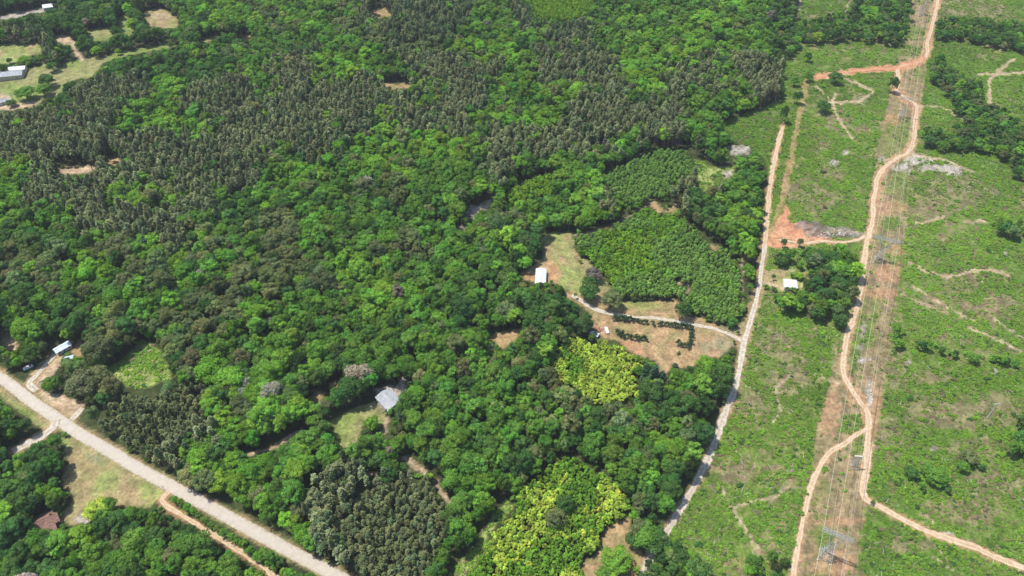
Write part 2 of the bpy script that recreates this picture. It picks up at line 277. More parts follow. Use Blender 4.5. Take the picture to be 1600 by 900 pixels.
def ground_mat():
    m, t, b = mat('ground', .95)
    at = N(t, 'ShaderNodeAttribute', attribute_name='land'); co = N(t, 'ShaderNodeTexCoord')
    prev = at.outputs['Color']
    for sc, lo, hi, dk, lt in ((.22, .35, .65, .74, 1.22), (.75, .3, .7, .70, 1.28), (2.6, .3, .7, .8, 1.2)):
        no = N(t, 'ShaderNodeTexNoise'); no.inputs['Scale'].default_value = sc; no.inputs['Detail'].default_value = 3
        t.links.new(co.outputs['Object'], no.inputs['Vector'])
        mr = N(t, 'ShaderNodeMapRange'); mr.inputs[1].default_value = lo; mr.inputs[2].default_value = hi; mr.inputs[3].default_value = dk; mr.inputs[4].default_value = lt
        t.links.new(no.outputs['Fac'], mr.inputs[0])
        mx = N(t, 'ShaderNodeVectorMath', operation='SCALE'); t.links.new(prev, mx.inputs[0]); t.links.new(mr.outputs[0], mx.inputs['Scale'])
        prev = mx.outputs[0]
    t.links.new(prev, b.inputs['Base Color'])
    return m
def leaf_mat(name, fixed=None, trans=.3):
    m = bpy.data.materials.new(name); m.use_nodes = True; t = m.node_tree; t.nodes.clear()
    out = N(t, 'ShaderNodeOutputMaterial'); at = N(t, 'ShaderNodeAttribute', attribute_name='tint', attribute_type='INSTANCER')
    v = N(t, 'ShaderNodeAttribute', attribute_name='vary')
    mx = N(t, 'ShaderNodeVectorMath', operation='MULTIPLY')
    if fixed is None: t.links.new(at.outputs['Vector'], mx.inputs[0])
    else: mx.inputs[0].default_value = fixed
    t.links.new(v.outputs['Color'], mx.inputs[1])
    d = N(t, 'ShaderNodeBsdfDiffuse'); tr = N(t, 'ShaderNodeBsdfTranslucent'); ms = N(t, 'ShaderNodeMixShader'); ms.inputs[0].default_value = trans
    yl = N(t, 'ShaderNodeVectorMath', operation='MULTIPLY'); yl.inputs[1].default_value = (1.0, 1.1, .6)
    t.links.new(mx.outputs[0], yl.inputs[0]); t.links.new(mx.outputs[0], d.inputs[0]); t.links.new(yl.outputs[0], tr.inputs[0])
    t.links.new(d.outputs[0], ms.inputs[1]); t.links.new(tr.outputs[0], ms.inputs[2]); t.links.new(ms.outputs[0], out.inputs[0])
    return m
M = {}
M['ground'] = ground_mat()
M['leaf'] = leaf_mat('leaf', trans=.36); M['needle'] = leaf_mat('needle', trans=.15)
M['bark'] = noisy('bark', (.10, .085, .065), (.2, .17, .13), 3, stretch=(1, 1, .2))
M['pine_bark'] = noisy('pine_bark', (.16, .12, .09), (.26, .21, .17), 3, stretch=(1, 1, .2))
M['asphalt'] = noisy('old_asphalt', tuple(A(214, 204, 190, 1.55)), tuple(A(226, 216, 202, 1.55)), .5, bump=.1)
M['gravel'] = noisy('gravel', tuple(A(200, 184, 162, 1.65)), tuple(A(238, 228, 212, 1.65)), .7, lo=.3, hi=.6, bump=.3)
M['dirt'] = noisy('pale_dirt', tuple(A(216, 184, 148, 1.6)), tuple(A(240, 216, 184, 1.6)), .6, lo=.3, hi=.65, bump=.3)
M['red'] = noisy('red_clay', tuple(A(220, 150, 112)), tuple(A(232, 178, 140)), .6, bump=.3)
def ruts(m, verge, amt, lo, hi):
    t = m.node_tree; b = t.nodes['Principled BSDF']; src = b.inputs['Base Color'].links[0].from_socket
    a = N(t, 'ShaderNodeAttribute', attribute_name='across'); rp = N(t, 'ShaderNodeValToRGB'); e = rp.color_ramp.elements
    e[0].position = 0; e[0].color = (amt, amt, amt, 1); e[1].position = 1; e[1].color = (hi, hi, hi, 1)
    for p, v in ((.2, amt*.8), (.38, lo), (.68, lo)): q = e.new(p); q.color = (v, v, v, 1)
    co = N(t, 'ShaderNodeTexCoord'); no = N(t, 'ShaderNodeTexNoise'); no.inputs['Scale'].default_value = .9; no.inputs['Detail'].default_value = 5; t.links.new(co.outputs['Object'], no.inputs['Vector'])
    mr = N(t, 'ShaderNodeMapRange'); mr.inputs[1].default_value = .36; mr.inputs[2].default_value = .62; mr.inputs[4].default_value = 1.3; t.links.new(no.outputs['Fac'], mr.inputs[0])
    mu = N(t, 'ShaderNodeMath', operation='MULTIPLY', use_clamp=True); t.links.new(rp.outputs[0], mu.inputs[0]); t.links.new(mr.outputs[0], mu.inputs[1]); t.links.new(a.outputs['Fac'], rp.inputs[0])
    mx = N(t, 'ShaderNodeMix', data_type='RGBA'); t.links.new(mu.outputs[0], mx.inputs[0]); t.links.new(src, mx.inputs[6]); mx.inputs[7].default_value = (*verge, 1); t.links.new(mx.outputs[2], b.inputs['Base Color'])
ruts(M['dirt'], tuple(A(178, 152, 112)), .5, .03, .9); ruts(M['gravel'], tuple(A(172, 156, 122)), .5, .03, 1.0); ruts(M['asphalt'], tuple(A(176, 160, 128)), .10, .16, .9); ruts(M['red'], tuple(A(190, 140, 100)), .5, .04, .9)
M['steel'] = noisy('galvanised_steel', (.36, .36, .35), (.46, .46, .44), 3, .6, .1)
M['wire'] = noisy('aluminium_wire', (.46, .45, .36), (.56, .55, .44), 1, .5)
M['shield'] = noisy('steel_wire', (.40, .39, .34), (.5, .48, .42), 1, .5)
M['glass'] = noisy('window_glass', (.03, .04, .05), (.05, .06, .07), 1, .1)
M['white_metal'] = noisy('white_metal', (.50, .52, .53), (.64, .65, .65), 1.5, .5)
M['white_wall'] = noisy('white_siding', (.6, .6, .57), (.7, .7, .67), 1)
M['grey_roof'] = noisy('grey_roof', tuple(A(180, 184, 190)), tuple(A(212, 215, 220)), .8)
M['brown_roof'] = noisy('brown_shingle', tuple(A(142, 108, 96)), tuple(A(180, 144, 130)), 1.3)
M['brick_wall'] = noisy('brick_wall', (.22, .11, .08), (.3, .17, .12), 2)
M['tan_wall'] = noisy('tan_siding', (.42, .37, .28), (.5, .44, .34), 1)
M['blue_roof'] = noisy('pale_blue_metal', (.42, .5, .62), (.6, .66, .74), 1, .5)
M['rubber'] = noisy('rubber', (.02, .02, .02), (.035, .035, .035), 4)
M['pole'] = noisy('weathered_pole', (.46, .43, .36), (.6, .56, .48), 2)
M['rock'] = noisy('pale_rock', (.36, .33, .29), (.52, .49, .44), 2)
M['wood'] = noisy('dead_wood', (.30, .26, .21), (.50, .45, .38), 1.5)
M['white_car'] = noisy('white_car_paint', (.7, .7, .7), (.76, .76, .76), 1, .3)
M['insul'] = noisy('porcelain', (.25, .2, .17), (.3, .25, .2), 1, .4)

# ------------------------------------------------------------------ small builders
def me_obj(name, verts, faces, m, parent=None, loc=None):
    me = bpy.data.meshes.new(name); me.from_pydata([tuple(v) for v in verts], [], faces); me.update()
    if m: me.materials.append(m)
    o = bpy.data.objects.new(name, me); C.objects.link(o)
    if parent: o.parent = parent
    if loc: o.location = loc
    return o
def tag(o, label=None, cat=None, group=None, kind=None):
    if label: o['label'] = label
    if cat: o['category'] = cat
    if group: o['group'] = group
    if kind: o['kind'] = kind
    return o
def empty(name, loc, rz=0):
    o = bpy.data.objects.new(name, None); C.objects.link(o); o.location = loc; o.rotation_euler = (0, 0, rz); o.empty_display_size = 1
    return o
class MB:
    def __init__(s): s.v = []; s.f = []
    def box(s, x0, x1, y0, y1, z0, z1):
        n = len(s.v); s.v += [(x0, y0, z0), (x1, y0, z0), (x1, y1, z0), (x0, y1, z0), (x0, y0, z1), (x1, y0, z1), (x1, y1, z1), (x0, y1, z1)]
        s.f += [tuple(n+i for i in q) for q in ((0, 3, 2, 1), (4, 5, 6, 7), (0, 1, 5, 4), (1, 2, 6, 5), (2, 3, 7, 6), (3, 0, 4, 7))]; return s
    def bar(s, a, b, r0, r1=None, n=4):
        r1 = r0 if r1 is None else r1
        a = Vector(a); b = Vector(b); d = (b-a).normalized(); u = d.orthogonal().normalized(); v = d.cross(u); k = len(s.v)
        for p, r in ((a, r0), (b, r1)):
            for i in range(n):
                t = 2*math.pi*i/n; s.v.append(p+u*math.cos(t)*r+v*math.sin(t)*r)
        for i in range(n): j = (i+1) % n; s.f.append((k+i, k+j, k+n+j, k+n+i))
        s.f.append(tuple(k+i for i in range(n))[::-1]); s.f.append(tuple(k+n+i for i in range(n))); return s
    def poly(s, pts):
        k = len(s.v); s.v += pts; s.f.append(tuple(range(k, k+len(pts)))); return s
    def build(s, name, m, parent=None): return me_obj(name, s.v, s.f, m, parent)

# ------------------------------------------------------------------ ground sheet
def axis(a, b, st, far):
    core = list(np.arange(a, b, st)); out = []; v = b; q = st
    while v < far: out.append(v); q *= 1.35; v += q
    out.append(far); low = []; v = a-st; q = st
    while v > -far: low.append(v); q *= 1.35; v -= q
    low.append(-far)
    return np.array(low[::-1]+core+out)
ax = axis(-500, 500, 1.5, 9000); ys = [120.0]
while ys[-1] < 770: ys.append(ys[-1]+1.0+.0016*(ys[-1]-120))
tail = []; v = ys[-1]; q = 2.5
while v < 9000: q *= 1.35; v += q; tail.append(v)
low = []; v = 118.0; q = 1.5
while v > -9000: low.append(v); q *= 1.35; v -= q
ay = np.array(low[::-1]+ys+tail)
GX, GY = np.meshgrid(ax, ay); GZ = hz(GX, GY); nx, ny = len(ax), len(ay)
vs = np.stack([GX, GY, GZ], -1).reshape(-1, 3)
idx = np.arange(nx*ny).reshape(ny, nx)
fc = np.stack([idx[:-1, :-1], idx[:-1, 1:], idx[1:, 1:], idx[1:, :-1]], -1).reshape(-1, 4)
me = bpy.data.meshes.new('ground'); me.vertices.add(len(vs)); me.vertices.foreach_set('co', vs.ravel())
me.loops.add(fc.size); me.loops.foreach_set('vertex_index', fc.ravel().astype(np.int32))
me.polygons.add(len(fc)); me.polygons.foreach_set('loop_start', np.arange(0, fc.size, 4, dtype=np.int32))
me.update(); me.validate()
d_ok = GY*cp+CAM_H*sp > 50
pxg, pyg, _ = project(GX, np.where(d_ok, GY, 0), GZ)
inr = d_ok & (pxg > X0) & (pxg < X1-4) & (pyg > Y0) & (pyg < Y1-4)
fx = np.clip((pxg-X0)/RS-.5, 0, W_-1.01); fy = np.clip((pyg-Y0)/RS-.5, 0, H_-1.01)
ix = fx.astype(int); iy = fy.astype(int); tx = (fx-ix)[..., None]; ty = (fy-iy)[..., None]
cg = (col[iy, ix]*(1-tx)+col[iy, ix+1]*tx)*(1-ty)+(col[iy+1, ix]*(1-tx)+col[iy+1, ix+1]*tx)*ty
far_c = A(70, 88, 48)*(.7+.6*fbm(GX, GY, 60, 5)[..., None])
cg = np.where(inr[..., None], cg, far_c)
ca = np.concatenate([cg, np.ones(cg.shape[:2]+(1,))], -1).reshape(-1)
at = me.attributes.new('land', 'FLOAT_COLOR', 'POINT'); at.data.foreach_set('color', ca.astype(np.float32))
me.polygons.foreach_set('use_smooth', np.ones(len(fc), bool)); me.materials.append(M['ground'])
go = bpy.data.objects.new('ground', me); C.objects.link(go); tag(go, kind='structure')

# ------------------------------------------------------------------ roads as ribbons on the ground
def resample(pts, st):
    pts = [np.array(p, float) for p in pts]
    P = [pts[0]]
    # Catmull-Rom for smooth bends
    q = [2*pts[0]-pts[1]]+pts+[2*pts[-1]-pts[-2]]; out = []
    for i in range(1, len(q)-2):
        n = max(2, int(np.linalg.norm(q[i+1]-q[i])/st))
        for k in range(n):
            t = k/n
            out.append(.5*((2*q[i])+(-q[i-1]+q[i+1])*t+(2*q[i-1]-5*q[i]+4*q[i+1]-q[i+2])*t*t+(-q[i-1]+3*q[i]-3*q[i+1]+q[i+2])*t**3))
    out.append(pts[-1]); return np.array(out)
def ribbon(name, line, wd, m, lift, jag, seed, off=0.0):
    P = resample([U(*p) for p in line], 1.4)
    T = np.gradient(P, axis=0); T /= np.linalg.norm(T, axis=1)[:, None]+1e-9; Nn = np.stack([-T[:, 1], T[:, 0]], 1)
    s = np.arange(len(P))*1.4; K = 8; vv = []; ff = []; aa = []
    wd = np.linspace(wd*1.15, wd*.78, len(P)) if name == 'gravel_road' and len(line) > 8 else wd
    wl = wd/2*(1+jag*(fbm(s, s*0+seed, 6, seed, 3)-.5)*2.2+rng.normal(size=len(P))*jag*.12); wr = wd/2*(1+jag*(fbm(s, s*0+seed+9, 6, seed+3, 3)-.5)*2.2+rng.normal(size=len(P))*jag*.12)
    for i in range(len(P)):
        for k in range(K+1):
            t = k/K; o = -wl[i]+t*(wl[i]+wr[i])+off; x, y = P[i]+Nn[i]*o
            vv.append((x, y, float(hz(x, y))+lift)); aa.append(abs(t-.5)*2)
    for i in range(len(P)-1):
        for k in range(K): a = i*(K+1)+k; ff.append((a, a+1, a+K+2, a+K+1))
    ob = me_obj(name, vv, ff, m); q = ob.data.attributes.new('across', 'FLOAT', 'POINT'); q.data.foreach_set('value', np.array(aa, np.float32))
    return tag(ob, kind='structure')
for i, (nm, ln, wd, rw, sf) in enumerate(LANES):
    if rw: ribbon(nm, ln, rw, M[sf], .05+.006*i, 0.05 if sf == 'asphalt' else .55, 11*i+3)

# ------------------------------------------------------------------ tree prototypes (normalised meshes, real metres)
def quads_mesh(name, cen, nor, size, vary, m, elong=1.0, tri=False, up=None):
    n = len(cen); r = rng.normal(size=(n, 3)) if up is None else up
    u = np.cross(nor, r); u /= np.linalg.norm(u, axis=1)[:, None]+1e-9; v = np.cross(nor, u)
    a = size[:, None]*u*elong; b = size[:, None]*v
    if tri: P = np.stack([cen-a*.2-b*.5, cen-a*.2+b*.5, cen+a], 1); k = 3
    else:
        j = rng.uniform(.7, 1.2, (n, 4, 1)); P = np.stack([cen-a*.5-b*.35, cen+a*.1-b*.55, cen+a*.5+b*.3, cen-a*.15+b*.55], 1); k = 4
        P = cen[:, None, :]+(P-cen[:, None, :])*j
    me = bpy.data.meshes.new(name); me.vertices.add(n*k); me.vertices.foreach_set('co', P.reshape(-1).astype(np.float32))
    me.loops.add(n*k); me.loops.foreach_set('vertex_index', np.arange(n*k, dtype=np.int32))
    me.polygons.add(n); me.polygons.foreach_set('loop_start', np.arange(0, n*k, k, dtype=np.int32)); me.update()
    at = me.attributes.new('vary', 'FLOAT_COLOR', 'POINT')
    cc = np.repeat(np.concatenate([vary, np.ones((n, 1))], 1), k, axis=0)
    at.data.foreach_set('color', cc.ravel().astype(np.float32)); me.materials.append(m)
    return me
def sph(n):
    v = rng.normal(size=(n, 3)); return v/np.linalg.norm(v, axis=1)[:, None]
def broad_crown(name, R, hb, ht, lobes, per, leaf, gap=0.0, upz=0.0):
    cz = (hb+ht)/2; hh = (ht-hb)/2; cen = []; nor = []; siz = []; var = []
    for i in range(lobes):
        d = sph(1)[0]
        if d[2] < -.45: d[2] *= -1
        k = rng.uniform(.55, .86) if i > lobes*.2 else rng.uniform(0, .45)
        c = np.array([d[0]*R*k, d[1]*R*k, cz+d[2]*hh*k*(1.0 if d[2] > 0 else .7)])
        r = rng.uniform(.17, .36)*R; n = int(per*(r/(.34*R))**2)
        s = sph(n); s[:, 2] = np.where(s[:, 2] < -.5, -s[:, 2], s[:, 2])
        rr = r*rng.uniform(.72, 1.08, n)[:, None]; p = c+s*rr*np.array([1, 1, .8])
        nn = s+rng.normal(size=(n, 3))*.36+np.array([0, 0, upz]); nn /= np.linalg.norm(nn, axis=1)[:, None]
        t = rng.uniform(.82, 1.18)*rng.uniform(.8, 1.2, n)[:, None]*np.array([1+rng.uniform(-.1, .12), 1, 1])
        cen.append(p); nor.append(nn); siz.append(rng.uniform(.7, 1.25, n)*leaf); var.append(t*np.ones((n, 3)))
    cen = np.concatenate(cen); keep = cen[:, 2] > hb*.6
    return quads_mesh(name, cen[keep], np.concatenate(nor)[keep], np.concatenate(siz)[keep], np.concatenate(var)[keep], M['leaf'], 1.15)
def trunk_mesh(name, h, r, limbs, spread, m):
    mb = MB(); mb.bar((0, 0, -1), (0, 0, h*.35), r, r*.75, 7); mb.bar((0, 0, h*.35), (.1, .1, h*.8), r*.75, r*.25, 6)
    for i in range(limbs):
        t = 2*math.pi*i/limbs+rng.uniform(-.3, .3); z = h*rng.uniform(.32, .55)
        a = (0, 0, z); b = (math.cos(t)*spread*.55, math.sin(t)*spread*.55, z+h*.16); c = (math.cos(t)*spread*.85, math.sin(t)*spread*.85, z+h*.3)
        mb.bar(a, b, r*.4, r*.25, 5).bar(b, c, r*.25, r*.08, 4)
    me = bpy.data.meshes.new(name); me.from_pydata([tuple(v) for v in mb.v], [], mb.f); me.materials.append(m); return me
def pine_crown(name, R, hb, ht, nb, per, fill=1.0):
    cen = []; nor = []; siz = []; var = []; ups = []
    for i in range(nb):
        f = (i+.5)/nb; z = hb+(ht-hb)*f; rr = R*(1-f)**.5*(.75+.25*min(1, f*4))*rng.uniform(.7, 1.15); a = i*2.4+rng.uniform(-.4, .4)
        k = rng.uniform(.6, 1.05); tip = np.array([math.cos(a)*rr*k, math.sin(a)*rr*k, z+rr*.12])
        for q in (1.0, .62):
            n = int(per*(1 if q == 1 else .6)); s = sph(n); s[:, 2] = np.abs(s[:, 2])*.8+.1
            c = tip*np.array([q, q, 1])+np.array([0, 0, -rr*.05])
            p = c+s*rng.uniform(.1, .45, n)[:, None]
            nn = np.cross(s, sph(n)); nn += np.array([0, 0, .9]); nn /= np.linalg.norm(nn, axis=1)[:, None]
            cen.append(p); nor.append(nn); siz.append(rng.uniform(.7, 1.2, n)*.55*fill)
            ups.append(s); var.append(rng.uniform(.72, 1.25)*rng.uniform(.8, 1.2, n)[:, None]*np.ones((n, 3)))
    cen.append(np.array([[0, 0, ht]])+rng.normal(size=(8, 3))*.25); nor.append(sph(8)); siz.append(np.full(8, .5)); ups.append(sph(8)); var.append(np.ones((8, 3)))
    return quads_mesh(name, np.concatenate(cen), np.concatenate(nor), np.concatenate(siz), np.concatenate(var), M['needle'], 1.7, False)
BR = [broad_crown('crown', 4.7, 4.0, 14.5, 44, 118, .50) for _ in range(3)]+[broad_crown('crown', 4.0, 4.0, 16.5, 40, 105, .48) for _ in range(2)]+\
     [broad_crown('crown', 5.4, 3.4, 13.2, 52, 122, .52) for _ in range(2)]
BL = [broad_crown('crown', 4.7, .9, 12.5, 50, 118, .50) for _ in range(3)]
BT = [trunk_mesh('trunk', 12, .32, 6, 3.4, M['bark']) for _ in range(2)]
PN = [pine_crown('crown', 2.5, 10.2, 16, 46, 13, .8) for _ in range(2)]+[pine_crown('crown', 2.1, 10.5, 17.2, 42, 12, .78) for _ in range(2)]+[pine_crown('crown', 2.7, 9.6, 14.6, 50, 11, .85) for _ in range(2)]
PT = [trunk_mesh('trunk', 18, .24, 4, 1.2, M['pine_bark'])]
SA = [broad_crown('crown', 1.9, .5, 5.2, 15, 55, .38) for _ in range(4)]+[broad_crown('crown', 1.4, .5, 6.2, 14, 48, .36)]
ST = [trunk_mesh('trunk', 4.5, .1, 4, 1.0, M['bark'])]
BU = [broad_crown('foliage', 1.1, -.2, .8, 8, 26, .34, 0, 1.1) for _ in range(4)]
CO = [pine_crown('crown', 1.7, .6, 7.5, 40, 12, .8) for _ in range(2)]

# tints (linear reflectance)
T_BR = {'b': (.195, .375, .046), 'g': (.148, .305, .048), 'd': (.092, .195, .050), 'o': (.198, .248, .095), 'x': (.34, .31, .25), 'y': (.48, .60, .095), 'v': (.24, .40, .042)}
T_PN = {'p': (.250, .285, .132), 'n': (.130, .195, .090), 'v': (.165, .300, .060)}
WOOD = """ddddddggbgobgoppppggpbbdgggbbgdddddd....
ppdddddgggggggopoobbgppggbbbbbggdddddddd
dddddddddggpbbggpppbgpppbbbpbppd..dddddd
dddppgbpppgpppppbppgggbppbpgbppd..dddddd
ppppgbbgpppppppbppbbbbpppppgdd....dddddd
pppppppppppppgbbbbbppppggppgggdd..dddddd
bpppppppppgbbggbgggpgbggppppggdd........
bpppbbbpggggggoogggbbggbpppdggdd........
gggppppggdoogggggggogggbdggdgbdd........
ddggobboogoogggooggbdddbdggdgbgd........
oobbgobggoooobbggggdddddgbggdbgg........
dgdggggoooogggbbggggddddggggggg.........
bbddogooogggggggggdgdddd................
bbbooooogggbggggggggggbb..........dddddd
bboooooobggggdggbggggoggbdgg............
...ogppbbbbgddggbgggggooodddgg..........
d..pppppbbbggdggggggggggoggdd...........
dd.ppppbbbggggggggggdggggggd............
ddd..ogbbbgoppppogggddggggd.............
ddg....bgbggppppdggbbgggod..............
dgg.bgdggggbppppggbbbbbggoo.............
ddgbgggggggbgpppdgbbbbbbggg.............
ddggggggggggbpppggbbbbbbg.ggg...........""".split('\n')
WG = np.array([list((r+'.'*40)[:40]) for r in WOOD])
def wood_at(px, py):
    x = px+(fbm(px, py, 45, 21)-.5)*80; y = py+(fbm(px, py, 45, 22)-.5)*50
    x = x+rng.uniform(-16, 16, px.shape); y = y+rng.uniform(-8, 8, px.shape)
    return WG[np.clip((y/40).astype(int), 0, 22), np.clip((x/40).astype(int), 0, 39)]
def cand(sp, jit=.42):
    xs = np.arange(-560, 560, sp); yy = np.arange(118, 800, sp*.9); X, Y = np.meshgrid(xs, yy)
    X = X+(np.arange(len(yy)) % 2)[:, None]*sp/2
    X = (X+rng.uniform(-jit, jit, X.shape)*sp).ravel(); Y = (Y+rng.uniform(-jit, jit, Y.shape)*sp).ravel()
    px, py, _ = project(X, Y, hz(X, Y)+8)
    k = (px > -150) & (px < 1750) & (py > -60) & (py < 1010)
    return X[k], Y[k]
def clear_ok(X, Y, h, r, tall=False):
    z = hz(X, Y); ok = np.ones(len(X), bool); no_go = (is_open | np.isin(kind, (1, 2, 3, 5))) if tall else is_open
    for dz, dx, dy in ((0, 0, 0), (.22, 0, 0), (.45, 0, 0), (.62, 0, 0), (.8, 0, 0), (.97, 0, 0), (.55, -.85, 0), (.55, .85, 0), (.3, .55, 0), (.3, -.55, 0), (.8, .6, 0), (.8, -.6, 0), (.4, 0, -.8), (.45, .55, -.55), (.45, -.55, -.55), (.7, 0, .8)):
        px, py, _ = project(X+dx*r, Y+dy*r, z+dz*h); a, b = ri(px, py); ok &= ~no_go[a, b]
    return ok
trees = {'broad': [], 'pine': [], 'sap': []}     # rows: x y sxy sz rot idx tint(3) cls
def jt(base, n, am=.18, ch=1.0):
    t = np.array(base)*(1+rng.normal(size=(n, 1))*am); t = t*np.array([1, 1, 1])*(1+rng.normal(size=(n, 3))*np.array([.10, .04, .08])*(.45 if am > .19 else 1)); return np.clip(t, .008, .75)
def add(kindname, X, Y, s, sz, base, nvar, cls, am=.19):
    n = len(X)
    if n: trees[kindname].append(np.column_stack([X, Y, s, sz, rng.uniform(0, 6.28, n), rng.integers(0, nvar, n), jt(base, n, am), np.full(n, cls)]))
def canopy_px(X, Y, h): return project(X, Y, hz(X, Y)+h)[:2]
CL = {'x': 8, 'b': 0, 'g': 1, 'd': 2, 'o': 3, 'p': 4, 'n': 5, 'y': 6, 'v': 7}
# broadleaf woods
X, Y = cand(4.4); n = len(X); s = np.clip(rng.lognormal(-.36, .29, n), .36, 1.25); sz = .30+s*rng.uniform(.55, .72, n)
px, py = canopy_px(X, Y, 11); ty_ = wood_at(px, py); a, b = ri(px, py); kd = kind[a, b]; rnd = rng.uniform(size=n)
ty_ = np.where(kd == 6, np.where(rnd < .62, 'd', np.where(rnd < .9, 'g', 'b')), ty_)
ty_ = np.where(ty_ == '.', 'g', ty_)
r2 = rng.uniform(size=n); ty_ = np.where((kd != 6) & (r2 < .10), 'd', np.where((kd != 6) & (r2 > .93), 'b', np.where((r2 > .86) & (ty_ != 'p'), 'o', ty_)))
isb = np.isin(ty_, ['b', 'g', 'd', 'o']) & np.isin(kd, [0, 6])
s = np.where(kd == 6, s*.8, s); sz = np.where(kd == 6, sz*.72, sz); s = np.where(ty_ == 'b', s*1.10, s); bigw = (py > 560) & (px < 560); s = np.where(bigw, s*1.12, s)
p6x, p6y = canopy_px(X, Y, .5); a6, b6 = ri(p6x, p6y); in6 = (kd == 6) & (kind[a6, b6] == 6)
ok = isb & (clear_ok(X, Y, 14*sz, 4.9*s, True) | in6)
ty_ = np.where((rng.uniform(size=n) < .003) & (kd == 0), 'x', ty_)
for c in 'bgdox': k = ok & (ty_ == c); add('broad', X[k], Y[k], s[k], sz[k], T_BR[c], len(BR), CL[c])
# smaller filler broadleaves that hug the wood edges and narrow gaps
X2, Y2 = cand(5.0); n = len(X2); s2 = rng.uniform(.36, .58, n); sz2 = s2*rng.uniform(.8, 1.05, n)
px, py = canopy_px(X2, Y2, 5); a, b = ri(px, py); kd2 = kind[a, b]; big = ~clear_ok(X2, Y2, 14*np.full(n, .9), 4.2*np.full(n, .95), True)
t2 = wood_at(px, py); k = big & np.isin(kd2, [0, 6]) & clear_ok(X2, Y2, 14*sz2, 4.2*s2, True) & (rng.uniform(size=n) < .85)
rr = rng.uniform(size=n)
for c, q in (('g', rr < .45), ('d', (rr >= .45) & (rr < .8)), ('b', (rr >= .8))): kk = k & q; add('broad', X2[kk], Y2[kk], s2[kk], sz2[kk], T_BR[c], len(BR), CL[c])
# pines
X, Y = cand(2.55, .42); n = len(X); s = rng.uniform(.62, 1.2, n); sz = rng.uniform(.74, 1.08, n)
px, py = canopy_px(X, Y, 15); t = wood_at(px, py); a, b = ri(px, py); kd = kind[a, b]
ok = (((t == 'p') & (kd == 0)) | (kd == 4)); sz = np.where(kd == 4, sz*.60, sz); s = np.where(kd == 4, s*.70, s*1.0)
ok &= clear_ok(X, Y, 17*sz, 2.2*s, True) & (rng.uniform(size=n) < np.where(kd == 4, .97, np.where(s < 1.05, .60, .75)))
dk = rng.uniform(size=n) < np.where(py < 80, .55, .16)
k4 = ok & ~dk & (kd == 4); k0 = ok & ~dk & (kd != 4); add('pine', X[k4], Y[k4], s[k4], sz[k4], (.175, .205, .085), len(PN), 4, .2); add('pine', X[k0], Y[k0], s[k0], sz[k0], T_PN['p'], len(PN), 4, .22); add('pine', X[ok & dk], Y[ok & dk], s[ok & dk], sz[ok & dk], T_PN['n'], len(PN), 5, .2)
# small pines of the two young plantations
X, Y = cand(2.1, .36); n = len(X); s = rng.uniform(.42, .66, n); sz = rng.uniform(.28, .42, n)
px, py = canopy_px(X, Y, 5); a, b = ri(px, py); kd = kind[a, b]; pn = fbm(X, Y, 22, 71)
ok = ((kd == 3) | ((kd == 2) & (pn > .47))) & clear_ok(X, Y, 17*sz, 2.0*s)
add('pine', X[ok], Y[ok], s[ok], sz[ok], T_PN['v'], len(PN), 7, .2)
# thickets of young broadleaves
X, Y = cand(1.85, .45); n = len(X); s = rng.uniform(.6, 1.15, n); sz = rng.uniform(.6, 1.1, n)
px, py = canopy_px(X, Y, 3); a, b = ri(px, py); kd = kind[a, b]; pn = fbm(X, Y, 22, 71); yl = fbm(X, Y, 16, 72)+rng.uniform(-.12, .12, n)
okc = clear_ok(X, Y, 5*sz, 1.6*s)
top_y = (kd == 1) & okc; lowg = (px < 770) & (py > 700); yq = yl-.16*lowg
add('sap', *[q[top_y & (yq > .47)] for q in (X, Y, s, sz)], T_BR['y'], len(SA), 6, .2); k2 = top_y & (yq <= .47) & (yq > .40); add('sap', *[q[k2] for q in (X, Y, s, sz)], T_BR['v'], len(SA), 0, .2); k2 = top_y & (yq <= .40); add('sap', *[q[k2] for q in (X, Y, s, sz)], T_BR['b'], len(SA), 1, .2)
mid = (kd == 2) & okc & (pn < .56); add('sap', *[q[mid & (yl > .52)] for q in (X, Y, s, sz)], T_BR['v'], len(SA), 0, .24); add('sap', *[q[mid & (yl <= .52)] for q in (X, Y, s, sz)], T_BR['b'], len(SA), 1, .24)
fb = (kd == 5) & okc; add('sap', *[q[fb] for q in (X, Y, s, sz)], T_BR['v'], len(SA), 0)
# forest-edge saplings in the small gaps right beside lanes and fields
X, Y = cand(3.4, .45); n = len(X); s = rng.uniform(.6, 1.1, n); sz = rng.uniform(.4, .8, n); px, py = canopy_px(X, Y, 2.5); a, b = ri(px, py)
ok = np.isin(kind[a, b], [0, 4, 6]) & clear_ok(X, Y, 5*sz, 1.6*s) & ~clear_ok(X, Y, 14*np.full(n, .5), 4*np.full(n, .55), True) & (rng.uniform(size=n) < .75)
add('sap', X[ok], Y[ok], s[ok], sz[ok], T_BR['g'], len(SA), 1, .3)

